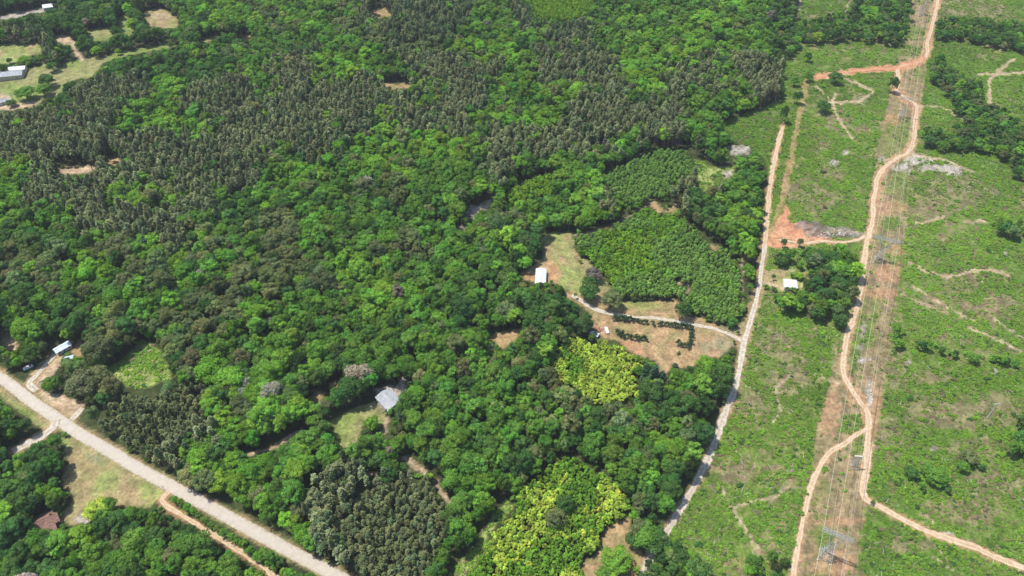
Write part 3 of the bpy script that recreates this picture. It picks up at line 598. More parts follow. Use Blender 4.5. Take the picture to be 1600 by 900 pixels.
# ------------------------------------------------------------------ individuals and masses
def kid(name, me, parent, tint=None):
    o = bpy.data.objects.new(name, me); C.objects.link(o); o.parent = parent
    if tint is not None: o['tint'] = [float(v) for v in tint]
    return o
def place_tree(name, x, y, s, sz, rot, crown, trunk, tint, label, cat, group=None):
    e = empty(name, (x, y, float(hz(x, y))), rot); e.scale = (s, s, sz)
    kid('crown', crown, e, tint)
    if trunk: kid('trunk', trunk, e)
    return tag(e, label, cat, group)
AREAS = [((40, 740), 'left of the brown-roofed house below the paved road'), ((100, 620), 'beside the yard and bare soil above the paved road'), ((60, 480), 'in the wood at the left edge'),
         ((220, 560), 'round the brushy glade above the paved road'), ((330, 690), 'along the upper side of the paved road'), ((250, 860), 'in the wood below the paved road'), ((420, 790), 'beside the straight stretch of paved road'),
         ((330, 790), 'between the paved road and the narrow dirt lane'), ((550, 560), 'above the grey-roofed house'), ((560, 720), 'below the grey-roofed house and its lawn'), ((540, 790), 'at the left side of the lower pine plantation'), ((600, 780), 'in the upper half of the lower pine plantation'), ((660, 790), 'at the upper right of the lower pine plantation'), ((600, 850), 'in the middle of the lower pine plantation'), ((570, 890), 'at the lower left of the bottom pine plantation'), ((640, 885), 'at the lower right of the bottom pine plantation'), ((180, 640), 'at the left side of the pine stand above the paved road'), ((230, 650), 'in the pine stand just above the paved road'), ((470, 860), 'at the lower end of the paved road'), ((140, 860), 'right of the brown-roofed house'), ((30, 880), 'in the bottom left corner'), ((740, 830), 'at the left rim of the lower thicket'), ((700, 880), 'between the pine plantation and the lower thicket'), ((870, 870), 'at the bottom of the lower thicket'), ((920, 790), 'at the upper right of the lower thicket'), ((300, 850), 'right below the narrow dirt lane'), ((430, 690), 'in the bright wood left of the grey-roofed house'), ((1090, 850), 'right of the foot of the gravel road'),
         ((700, 660), 'right of the grey-roofed house'), ((770, 760), 'along the upper left rim of the yellow-green thicket'), ((880, 680), 'between the yellow thicket and the lower thicket'), ((1000, 720), 'in the wood left of the white gravel road'),
         ((820, 850), 'inside the lower yellow-green thicket'), ((1000, 850), 'round the bare clearing at the foot of the gravel road'), ((1070, 620), 'below the tan pasture beside the gravel road'), ((800, 500), 'left of the white-roofed shed'), ((1060, 430), 'in the young planting above the driveway'),
         ((1260, 450), 'round the white-roofed building beside the corridor'), ((1590, 690), 'at the right edge of the clear-cut'), ((1200, 880), 'at the lower edge of the clear-cut'), ((1480, 550), 'in the tree line right of the corridor'), ((940, 580), 'in the yellow thicket below the pasture'),
         ((1120, 470), 'between the driveway and the gravel road'), ((350, 520), 'in the wide wood left of centre'), ((700, 520), 'in the wood at the centre of the land')]
APX = np.array([a[0] for a in AREAS])
CN = {0: 'bright green', 1: 'mid green', 2: 'dark green', 3: 'grey-olive', 4: 'dull olive', 5: 'dark grey-green', 6: 'yellow-green', 7: 'green', 8: 'pale grey half-bare'}
def node_stuff(name, T, crowns, trunks, label):
    me = bpy.data.meshes.new(name); n = len(T); co = np.column_stack([T[:, 0], T[:, 1], hz(T[:, 0], T[:, 1])])
    me.vertices.add(n); me.vertices.foreach_set('co', co.ravel().astype(np.float32))
    def fa(nm, ty, arr, key): q = me.attributes.new(nm, ty, 'POINT'); q.data.foreach_set(key, arr)
    fa('size', 'FLOAT_VECTOR', T[:, [2, 2, 3]].ravel().astype(np.float32), 'vector')
    fa('turn', 'FLOAT_VECTOR', np.column_stack([T[:, 4]*0, T[:, 4]*0, T[:, 4]]).ravel().astype(np.float32), 'vector')
    fa('pick', 'INT', T[:, 5].astype(np.int32), 'value'); fa('tint', 'FLOAT_VECTOR', T[:, 6:9].ravel().astype(np.float32), 'vector')
    o = bpy.data.objects.new(name, me); C.objects.link(o); tag(o, label, kind='stuff')
    g = bpy.data.node_groups.new(name, 'GeometryNodeTree'); g.interface.new_socket('Geometry', in_out='INPUT', socket_type='NodeSocketGeometry'); g.interface.new_socket('Geometry', in_out='OUTPUT', socket_type='NodeSocketGeometry')
    gi = g.nodes.new('NodeGroupInput'); goo = g.nodes.new('NodeGroupOutput'); jn = g.nodes.new('GeometryNodeJoinGeometry')
    def na(nm, ty): q = g.nodes.new('GeometryNodeInputNamedAttribute'); q.data_type = ty; q.inputs[0].default_value = nm; return q.outputs['Attribute']
    for objs in ([crowns] + ([trunks] if trunks else [])):
        j2 = g.nodes.new('GeometryNodeJoinGeometry')
        for ob in objs:
            oi = g.nodes.new('GeometryNodeObjectInfo'); oi.transform_space = 'ORIGINAL'; oi.inputs['Object'].default_value = ob; oi.inputs['As Instance'].default_value = True
            g.links.new(oi.outputs['Geometry'], j2.inputs[0])
        ip = g.nodes.new('GeometryNodeInstanceOnPoints'); g.links.new(gi.outputs[0], ip.inputs['Points']); g.links.new(j2.outputs[0], ip.inputs['Instance'])
        ip.inputs['Pick Instance'].default_value = True
        g.links.new(na('pick', 'INT'), ip.inputs['Instance Index']); g.links.new(na('turn', 'FLOAT_VECTOR'), ip.inputs['Rotation']); g.links.new(na('size', 'FLOAT_VECTOR'), ip.inputs['Scale'])
        g.links.new(ip.outputs[0], jn.inputs[0])
    g.links.new(jn.outputs[0], goo.inputs[0])
    md = o.modifiers.new('planting', 'NODES'); md.node_group = g
    return o
def split(key, crowns, trunk, oname, cat, sname, slabel, words, limit=300):
    T = np.concatenate(trees[key]); hh = {'broad': 9, 'pine': 13, 'sap': 3}[key]
    px, py, d = project(T[:, 0], T[:, 1], hz(T[:, 0], T[:, 1])+hh*T[:, 3]); inn = (px > 6) & (px < 1594) & (py > 6) & (py < 892)
    sc = np.where(inn, T[:, 2]*T[:, 3]**.5/d, 0); order = np.argsort(-sc); ind = order[:limit]; rest = order[limit:]
    protos = {}; Q1 = np.quantile(T[ind, 2], [.33, .67])
    for i in ind:
        t = T[i]; v = int(t[5]); q = (px[i], py[i]); ar = AREAS[int(np.argmin(((APX-q)**2).sum(1)))][1]
        sw = ('small', 'middling', 'large')[int(t[2] > Q1[0])+int(t[2] > Q1[1])]; lab = '%s %s %s %s' % (sw, CN[int(t[9])], words, ar)
        e = place_tree(oname, t[0], t[1], t[2], t[3], t[4], crowns[v], trunk[v % len(trunk)], t[6:9], lab, cat, lab.replace(words, words+'s'))
        protos.setdefault(v, e)
    cr = [next(c for c in protos[v].children if c.name.startswith('crown')) for v in range(len(crowns))]
    tr = [next(c for c in protos[v].children if c.name.startswith('trunk')) for v in range(len(crowns))]
    print(key, len(T)); return node_stuff(sname, T[rest], cr, tr, slabel)
# lone trees first: (px, py of the foot, radius scale, height scale, tint, kind, label)
LONE = [
 (920, 467, .95, .62, 'd', 'b', 'round dark green tree on the lawn where the driveway bends'), (919, 452, .75, .55, 'd', 'b', 'smaller dark green tree just behind the round one on the lawn'), (926, 438, .85, .55, 'm', 'b', 'purplish grey half-bare tree at the right rim of the yard'),
 (953, 480, 1.05, .72, 'o', 'b', 'broad grey-olive tree above the driveway left of the hedge'), (1065, 497, .8, .78, 'd', 'b', 'dark oval tree standing alone above the driveway'), (962, 884, 1.35, .62, 'b', 'b', 'large rounded bright green tree in the bare clearing'),
 (993, 892, .5, .32, 'v', 'b', 'small yellow-green tree right of the large one in the clearing'), (942, 902, .75, .4, 'g', 'b', 'low green tree at the bottom of the bare clearing'), (578, 708, 1.2, .8, 'g', 'b', 'green tree at the lower right of the lawn below the grey roof'),
 (582, 670, .8, .6, 'b', 'b', 'light green tree on the lawn beside the grey-roofed house'), (868, 822, 1.0, .85, 'o', 'b', 'dark grey-olive tree rising out of the lower thicket'), (882, 800, .85, .8, 'd', 'b', 'dark tree behind the grey-olive one in the lower thicket'),
 (1285, 176, .9, .52, 'd', 'b', 'round dark tree alone in the clear-cut left of the corridor'), (1302, 131, .95, .55, 'd', 'b', 'dark tree beside the pale pad where the red track ends'), (1391, 145, .65, .8, 'd', 'b', 'dark narrow tree at the left side of the corridor'),
 (1221, 192, .5, .85, 'd', 'b', 'dark tree standing at the top of the dirt lane'), (1244, 162, .65, .6, 'd', 'b', 'dark tree beside the lane near the wood corner'), (1240, 135, .55, .5, 'g', 'b', 'green tree above the dark one beside the lane'), (1261, 128, .6, .5, 'g', 'b', 'green tree left of the pale sandy pad'),
 (1229, 92, .55, .5, 'd', 'b', 'dark small tree below the left end of the far belt'), (1260, 97, .55, .5, 'd', 'b', 'dark small tree alone on the grass below the far belt'), (1222, 387, .42, .55, 'o', 'b', 'left one of two slim trees on the red clay'), (1248, 386, .42, .5, 'o', 'b', 'right one of two slim trees on the red clay'),
 (158, 806, 1.15, .62, 'y', 'b', 'bright yellow-green tree at the lower edge of the roadside field'), (176, 800, .8, .6, 'g', 'b', 'green tree right of the yellow-green one below the roadside field'), (112, 858, 1.1, .65, 'y', 'b', 'yellow-green tree right of the brown-roofed house'),
 (92, 806, .55, .3, 'g', 'b', 'low green bush tree behind the brown-roofed house'), (55, 868, .7, .45, 'b', 'b', 'small bright tree left below the brown-roofed house'),
 (78, 136, 1.5, .75, 'd', 'b', 'big dark tree in the middle of the far farmland'), (85, 112, 1.0, .6, 'd', 'b', 'dark tree just behind the big one in the farmland'), (45, 156, 1.6, .72, 'g', 'b', 'wide green tree below the dark one in the farmland'), (72, 149, 1.3, .65, 'g', 'b', 'green tree joined to the wide one in the farmland'),
 (20, 166, .8, .4, 'd', 'b', 'dark low tree beside the sandy farm yard'), (42, 100, 1.2, .5, 'b', 'b', 'bright green tree behind the pale farm roofs'), (58, 101, .8, .45, 'd', 'b', 'dark tree right of the bright one by the farm roofs'), (17, 100, .5, .4, 'd', 'b', 'small dark tree at the end of the farm roof'),
 (186, 86, .55, .4, 'v', 'b', 'single pale green small tree in the long meadow'), (212, 50, 1.35, .9, 'v', 'b', 'tall pale green tree between the far meadow pieces'), (183, 58, .8, .7, 'd', 'b', 'dark narrow tree between the two small far meadows'), (269, 76, .55, .45, 'd', 'b', 'dark small tree at the right tip of the meadow'), (112, 98, .35, .25, 'd', 'b', 'tiny dark bush in the long meadow'),
 (103, 683, .4, .22, 'g', 'b', 'small green bush at the top corner of the roadside field'), (1195, 452, .45, .25, 'd', 'b', 'dark small bush beside the gravel road left of the white roof'), (1152, 523, .3, .2, 'd', 'b', 'dark bush above the driveway mouth'), (1147, 538, .35, .2, 'd', 'b', 'dark bush below the driveway mouth'),
 (1207, 438, .32, .35, 'd', 'b', 'dark pointed small tree on the lawn left of the white roof'), (1207, 455, .45, .25, 'd', 'b', 'round dark bush below the lawn left of the white roof'), (1236, 434, .4, .22, 'd', 'b', 'dark bush behind the white-roofed building'), (1247, 436, .6, .28, 'v', 'b', 'yellow-green bush right behind the white-roofed building'),
 (1229, 458, .5, .3, 'o', 'b', 'grey-olive bush at the near left corner of the white roof'), (1239, 458, .5, .3, 'g', 'b', 'green bush at the near right corner of the white roof'), (1255, 445, .25, .15, 'd', 'b', 'tiny dark bush right of the white-roofed building'),
 (1362, 787, .35, .15, 'd', 'b', 'dark bush in the fork of the dirt track'), (612, 648, .5, .35, 'g', 'b', 'green bush at the near corner of the grey-roofed house'), (604, 646, .35, .2, 'd', 'b', 'dark round bush beside the pale patio'),
 (1060, 553, .3, .12, 'd', 'b', 'tiny dark bush alone in the tan pasture'), (907, 410, .4, .2, 'g', 'b', 'low green bush at the right rim of the yard lawn'), (862, 445, .35, .25, 'd', 'b', 'dark bush right below the white shed'), (872, 453, .35, .25, 'd', 'b', 'dark bush at the lower tip of the yard'), (898, 466, .35, .3, 'g', 'b', 'green bush left of the driveway bend'),
 (1420, 745, .7, .4, 'd', 'b', 'dark low tree at the left of the brushy clump'), (1460, 752, 1.1, .5, 'g', 'b', 'largest green tree of the brushy clump right of the track'), (1447, 740, .7, .4, 'g', 'b', 'green tree in the middle of the brushy clump'), (1440, 768, .5, .3, 'd', 'b', 'dark shrub at the near side of the brushy clump'), (1478, 770, .5, .3, 'd', 'b', 'dark shrub at the near right of the brushy clump'),
 (1508, 722, .9, .5, 'o', 'b', 'grey-olive half-dead tree beside the brushy clump'), (1500, 735, .6, .4, 'g', 'b', 'green tree under the half-dead one'), (1531, 735, .5, .3, 'd', 'b', 'small dark tree between clump and right edge'),
 (1030, 612, .75, .95, 'n', 'c', 'tall dark conifer right of the yellow thicket'), (1017, 610, .8, 1.15, 'n', 'c', 'tallest dark conifer at the tip of the pasture'), (1006, 600, .8, .95, 'n', 'c', 'dark conifer next to the yellow thicket'), (1024, 625, .8, .9, 'n', 'c', 'dark conifer in front of the tallest one'), (1052, 588, .6, .6, 'n', 'c', 'small dark conifer at the pasture corner')]
T_X = {'m': (.2, .17, .15), 'n': (.06, .11, .06)}
for i, (bx, by, rs, hs, tn, kk, lab) in enumerate(LONE):
    x, y = U(bx, by); tint = T_X.get(tn) or T_BR[tn]; rr = random.uniform(.92, 1.08); tint = [v*rr for v in tint]
    if kk == 'b':
        bushy = rs < .6 and hs < .4
        if bushy: place_tree('shrub', x, y, rs*2.2, hs*2.6, i, SA[i % len(SA)], ST[0], tint, lab, 'shrub')
        else:
            if bx > 1215 and by < 200: rs, hs = rs*1.3, hs*1.3
            if i in (0, 1, 2, 3, 4): rs, hs = rs*1.25, hs*1.12
            place_tree('broadleaf_tree', x, y, rs, hs*1.1, i, BL[i % 3], BT[i % 2], tint, lab, 'tree')
    else: place_tree('conifer', x, y, rs*2.7, hs*2.0, i, CO[i % 2], ST[0], tint, lab, 'conifer tree')
# clipped hedge bushes round the pasture
HD = [((958, 499), (985, 502), 7, 'in the left piece of the long hedge under the driveway'), ((989, 503), (1009, 507), 4, 'in the broken middle of the long hedge'), ((1020, 508), (1020, 508), 1, 'standing alone in a gap of the long hedge'), ((1030, 508), (1079, 515), 11, 'in the right piece of the long hedge under the driveway'),
      ((1080, 518), (1079, 540), 6, 'in the short hedge arm running down the pasture'), ((1059, 540), (1074, 544), 4, 'at the foot of the hedge arm in the pasture'), ((1192, 0), (0, 0), 0, ''), ((963, 522), (974, 527), 4, 'in the left clump inside the tan pasture'), ((982, 528), (986, 530), 2, 'between the two clumps in the tan pasture'), ((994, 531), (1009, 533), 5, 'in the right clump inside the tan pasture')]
j = 0
for (p0, p1, n, wd) in HD:
    for k in range(n):
        t = k/max(1, n-1); x, y = U(p0[0]+(p1[0]-p0[0])*t, p0[1]+(p1[1]-p0[1])*t); j += 1
        s_ = random.uniform(.75, 1.1); place_tree('hedge_bush', x+random.uniform(-.3, .3), y+random.uniform(-.3, .3), s_*.95, s_*.72, j, SA[j % 4], ST[0], [v*random.uniform(.85, 1.15) for v in (.055, .105, .05)], 'dark clipped bush '+wd, 'hedge bush', 'dark bushes '+wd if n > 1 else None)
# row of roadside trees between the paved road and the dirt lane
for k in range(17):
    t = k/16; x, y = U(274+(432-274)*t+random.uniform(-2, 2), 784+(893-784)*t+random.uniform(-2, 2)); s_ = random.uniform(.34, .48)
    place_tree('broadleaf_tree', x, y, s_, s_*.75, k, BR[k % len(BR)], BT[0], [v*random.uniform(.85, 1.2) for v in T_BR['g']], 'small green tree in the strip between paved road and dirt lane', 'tree', 'small trees in the strip between paved road and dirt lane')
# dense oaks at the foot of the gravel road
for k, (bx, by, rs, hs, c) in enumerate([(1005, 850, 1.25, .85, 'g'), (1022, 858, 1.1, .8, 'd'), (995, 838, .9, .8, 'o'), (988, 852, .8, .6, 'd')]):
    x, y = U(bx, by); place_tree('broadleaf_tree', x, y, rs, hs, k, BR[(k+5) % 7], BT[0], T_BR[c], ['leafy green oak at the corner where the gravel road starts', 'dark oak touching the gravel road at its foot', 'grey-olive tree left of the corner oak', 'dark low tree under the corner oak'][k], 'tree')

split('broad', BR, BT, 'broadleaf_tree', 'tree', 'broadleaf_forest', 'mass of the farther broadleaf trees of the wood', 'broadleaf tree', 228)
split('pine', PN, PT, 'pine_tree', 'pine tree', 'pine_forest', 'mass of the farther pine trees of the wood', 'pine tree')
split('sap', SA, ST, 'young_tree', 'young tree', 'sapling_thicket', 'mass of the farther young trees in the thickets', 'young tree', 290)

# low brush of the clear-cut: nobody could count it
def brush(name, sp, label, dens=1.0, lo=.5, hi=1.15, seed=0, green=True):
    X, Y = cand(sp, .5); px, py, d = project(X, Y, hz(X, Y)); a, b = ri(px, py)
    pr = scrub[a, b]*dens*sm(fbm(X, Y, 6, 31+seed)+.3*(fbm(X, Y, 40, 32+seed)-.5), .28, .60); k = rng.uniform(size=len(X)) < pr
    X, Y = X[k], Y[k]; n = len(X); s = rng.lognormal(-.38, .32, n); s = np.clip(s, .3, 2.2); v = fbm(X, Y, 18, 33); wide = fbm(X, Y, 60, 39)[:, None]
    g = np.where((v+rng.uniform(-.14, .14, n))[:, None] > .46, np.array([[.185, .345, .040]]), np.array([[.155, .285, .042]]))
    dk = rng.uniform(size=n) < .10; g[dk] = np.array([.07, .15, .04]); br = rng.uniform(size=n) < .07; g[br] = np.array([.24, .21, .12])
    g = g*(.72+.56*wide)*(1+rng.normal(size=(n, 1))*.10)*(1+rng.normal(size=(n, 3))*.05)
    return np.column_stack([X, Y, s, s*rng.uniform(.5, .9, n), rng.uniform(0, 6.28, n), rng.integers(0, len(BU), n), np.clip(g, .01, .4), np.zeros(n)])
bl = []
bx_, by_ = U(1330, 820)
for i in range(len(BU)):
    x, y = U(1255+i*6, 700-i*9); e = empty('shrub', (x, y, float(hz(x, y)))); kid('foliage', BU[i], e, (.18, .32, .045))
    tag(e, ['low round green shrub', 'low spreading green shrub', 'small tufted green shrub', 'small upright green shrub'][i]+' at the left rim of the corridor below the track fork', 'shrub'); bl.append(e.children[0])
B = brush('b', 1.05, '', 1.25); print('brush', len(B))
node_stuff('clear_cut_brush', B, bl, None, 'low green brush covering the clear-cut')

# dead branches and stones lying in the clear-cut
def sticks(n):
    X = rng.uniform(60, 480, n*6); Y = rng.uniform(130, 760, n*6); px, py, _ = project(X, Y, hz(X, Y)); a, b = ri(px, py)
    k = (scrub[a, b] > .25) & (px < 1640) & (fbm(X, Y, 16, 77) > .48); X, Y = X[k][:n], Y[k][:n]; mb = MB()
    for x, y in zip(X, Y):
        L = random.uniform(.8, 3.0); t = random.uniform(0, math.pi); z = float(hz(x, y))+random.uniform(.1, .5)
        mb.bar((x-math.cos(t)*L/2, y-math.sin(t)*L/2, z), (x+math.cos(t)*L/2, y+math.sin(t)*L/2, z+random.uniform(-.2, .3)), random.uniform(.07, .16), .04, 3)
    return tag(mb.build('logging_debris', M['wood']), 'dead branches strewn over the clear-cut', kind='stuff')
sticks(2600)
def stones():
    mb = MB()
    for cx, cy, rx, ry, n in [(1435, 250, 22, 7, 60), (1490, 267, 14, 8, 40), (1465, 260, 24, 5, 30), (1405, 262, 10, 5, 20), (1346, 563, 6, 4, 16), (1303, 255, 7, 6, 14), (740, 340, 26, 24, 60), (1300, 365, 40, 8, 60), (1358, 615, 5, 24, 26), (1380, 250, 5, 6, 10), (630, 600, 10, 12, 20), (944, 516, 10, 5, 14)]:
        for _ in range(n):
            x, y = U(cx+random.gauss(0, .5)*rx, cy+random.gauss(0, .5)*ry); r = random.uniform(.25, .8); z = float(hz(x, y)); k = len(mb.v)
            pts = [(x+math.cos(a)*r*random.uniform(.7, 1.2), y+math.sin(a)*r*random.uniform(.7, 1.2), z-.1) for a in np.arange(5)*2*math.pi/5]
            tp = [(x+(p[0]-x)*.6, y+(p[1]-y)*.6, z+r*random.uniform(.3, .7)) for p in pts]
            mb.v += pts+tp; mb.f += [(k+i, k+(i+1) % 5, k+5+(i+1) % 5, k+5+i) for i in range(5)]+[tuple(k+5+i for i in range(5))]
    return tag(mb.build('field_stones', M['rock']), 'pale stones lying in bare spots', kind='stuff')
stones()

# ------------------------------------------------------------------ buildings
def gable(name, px, py, L, Wd, wall_h, rise, rz, wallm, roofm, label, cat='house', roof_z=None, over=.4, chimney=False, wins=3):
    x, y = U(px, py, roof_z if roof_z else wall_h); e = empty(name, (x, y, float(hz(x, y))), rz)
    mb = MB(); a, b = L/2, Wd/2; mb.box(-a, a, -b, b, -1, wall_h)
    for s_ in (-1, 1): k = len(mb.v); mb.v += [(s_*a, -b, wall_h), (s_*a, b, wall_h), (s_*a, 0, wall_h+rise)]; mb.f.append((k, k+1, k+2))
    mb.build('wall', wallm, e)
    for s_ in (-1, 1):
        r_ = MB(); sl = rise/b; bo = b+over; z1 = wall_h-sl*over; z2 = wall_h+rise; n = max(4, int(L/.9)); ao = a+over
        for i in range(n):      # roof sheets with a raised seam each
            x0 = -ao+2*ao*i/n; x1 = -ao+2*ao*(i+1)/n
            for (q0, q1, up) in ((x0, x1-.08, .0), (x1-.08, x1, .06)):
                k = len(r_.v); r_.v += [(q0, s_*bo, z1+up+.05), (q1, s_*bo, z1+up+.05), (q1, 0, z2+up+.05), (q0, 0, z2+up+.05), (q0, s_*bo, z1-.08), (q1, s_*bo, z1-.08), (q1, 0, z2-.08), (q0, 0, z2-.08)]
                r_.f += [tuple(k+i for i in q) for q in ((0, 1, 2, 3), (7, 6, 5, 4), (0, 4, 5, 1), (1, 5, 6, 2), (2, 6, 7, 3), (3, 7, 4, 0))]
        r_.build('roof', roofm, e)
    MB().bar((-a-over, 0, wall_h+rise+.06), (a+over, 0, wall_h+rise+.06), .12).build('roof_ridge', roofm, e)
    for s_ in (-1, 1):
        for i in range(wins):
            xc = -a+L*(i+.5)/wins
            if s_ == -1 and i == wins//2:
                MB().box(xc-.5, xc+.5, -b-.06, -b+.02, 0, 2.1).build('door', M['wood'], e); continue
            q = MB().box(xc-.6, xc+.6, s_*b-.05, s_*b+.05, .9, 2.0).build('window', M['white_wall'], e)
            MB().box(xc-.5, xc+.5, s_*b-.08, s_*b+.08, 1.0, 1.9).build('pane', M['glass'], q)
    if chimney: MB().box(a*.4, a*.4+.7, .3, 1.0, wall_h+.3, wall_h+rise+.9).build('chimney', M['brick_wall'], e)
    return tag(e, label, cat)
R = math.radians
gable('house', 608, 624, 10.5, 8.4, 2.7, 1.3, R(-50), M['white_wall'], M['grey_roof'], 'house with a pale grey metal roof between the lawn and the trees')
hb = gable('house', 73, 812, 8.6, 6.4, 2.6, 1.5, R(33), M['brick_wall'], M['brown_roof'], 'house with a brown shingle roof among trees at lower left', chimney=True)
# side wing of the brown-roofed house
wg = MB(); wg.box(-2.4, 2.4, -9.0, -3.25, -1, 2.3); wg.build('wing', M['brick_wall'], hb)
rw_ = MB(); rw_.poly([(-2.8, -9.3, 2.25), (0, -9.3, 3.6), (0, -1.5, 3.6), (-2.8, -1.5, 2.25)]); rw_.poly([(0, -9.3, 3.6), (2.8, -9.3, 2.25), (2.8, -1.5, 2.25), (0, -1.5, 3.6)])
ow = rw_.build('wing_roof', M['brown_roof'], hb); sm_ = ow.modifiers.new('thick', 'SOLIDIFY'); sm_.thickness = .14
gable('shed', 845, 431, 11.5, 5.4, 2.9, .8, R(86), M['tan_wall'], M['white_metal'], 'long shed with a bright white metal roof in the yard', 'shed')
gable('barn', 1235, 443, 6.6, 6.2, 3.0, .5, R(-8), M['white_wall'], M['white_metal'], 'small square building with a white roof beside the gravel road', 'building')
gable('shed', 97, 542, 7.5, 3.6, 2.4, .6, R(48), M['white_wall'], M['blue_roof'], 'pale blue roofed shed under trees above the paved road', 'shed')
gable('shed', 107, 560, 4.0, 3.0, 2.3, .5, R(20), M['white_wall'], M['blue_roof'], 'tiny pale blue roofed hut right of the longer shed', 'shed')
gable('barn', 10, 115, 24, 9, 3.5, 1.6, R(12), M['tan_wall'], M['grey_roof'], 'long pale farm building at the far left edge', 'barn')
gable('barn', 27, 106, 12, 6, 3, 1.2, R(10), M['white_wall'], M['white_metal'], 'shorter white roofed farm building behind the long one', 'barn')
gable('shed', 4, 157, 9, 5, 2.6, 1.0, R(30), M['white_wall'], M['grey_roof'], 'pale roofed shed in the sandy farm yard at left edge', 'shed')
gable('house', 75, 9, 8, 7, 3, 1.6, R(20), M['white_wall'], M['white_metal'], 'far white house at the top of the pale strip', 'house')
gable('shed', 929, 521, 4.2, 1.9, 1.6, .25, R(-32), M['white_wall'], M['white_metal'], 'tiny white shed at the left end of the tan pasture', 'shed', wins=1)
# cars
def car(px, py, rz, paint_m, label):
    x, y = U(px, py, .7); e = empty('car', (x, y, float(hz(x, y))), rz)
    prof = [(-2.2, .35), (2.2, .35), (2.25, .75), (1.3, .95), (.7, 1.42), (-1.3, 1.45), (-2.0, .98), (-2.25, .85)]
    mb = MB(); n = len(prof); mb.v += [(p[0], -.85 if p[1] < 1.2 else -.68, p[1]) for p in prof]+[(p[0], .85 if p[1] < 1.2 else .68, p[1]) for p in prof]
    mb.f += [tuple(range(n))[::-1], tuple(range(n, 2*n))]+[(i, (i+1) % n, n+(i+1) % n, n+i) for i in range(n)]
    mb.build('body', paint_m, e)
    MB().poly([(1.26, -.72, 1.0), (1.26, .72, 1.0), (.75, .6, 1.41), (.75, -.6, 1.41)]).build('windscreen', M['glass'], e)
    for s_ in (-1, 1):
        MB().poly([(1.0, s_*.80, 1.02), (.6, s_*.72, 1.36), (-1.2, s_*.72, 1.38), (-1.8, s_*.80, 1.02)]).build('side_window', M['glass'], e)
        for wx_ in (-1.4, 1.4): MB().bar((wx_, s_*.68, .33), (wx_, s_*.9, .33), .33, .33, 12).build('wheel', M['rubber'], e)
    return tag(e, label, 'car')
car(44, 574, R(38), M['white_car'], 'white car parked in the dirt yard at the left')
car(948, 516, R(100), M['white_car'], 'white car parked beside the scrap heap in the pasture')
# scrap heap
mb = MB()
for k in range(22):
    x, y = U(938+random.gauss(0, 5), 516+random.gauss(0, 2.4)); z = float(hz(x, y)); L = random.uniform(.5, 1.6); t = random.uniform(0, 3)
    mb.bar((x, y, z), (x+L*math.cos(t), y+L*math.sin(t), z+random.uniform(.2, .8)), random.uniform(.15, .45), .12, 5)
tag(mb.build('scrap_heap', M['brick_wall']), 'reddish heap of scrap beside the dark trees of the pasture', kind='stuff')

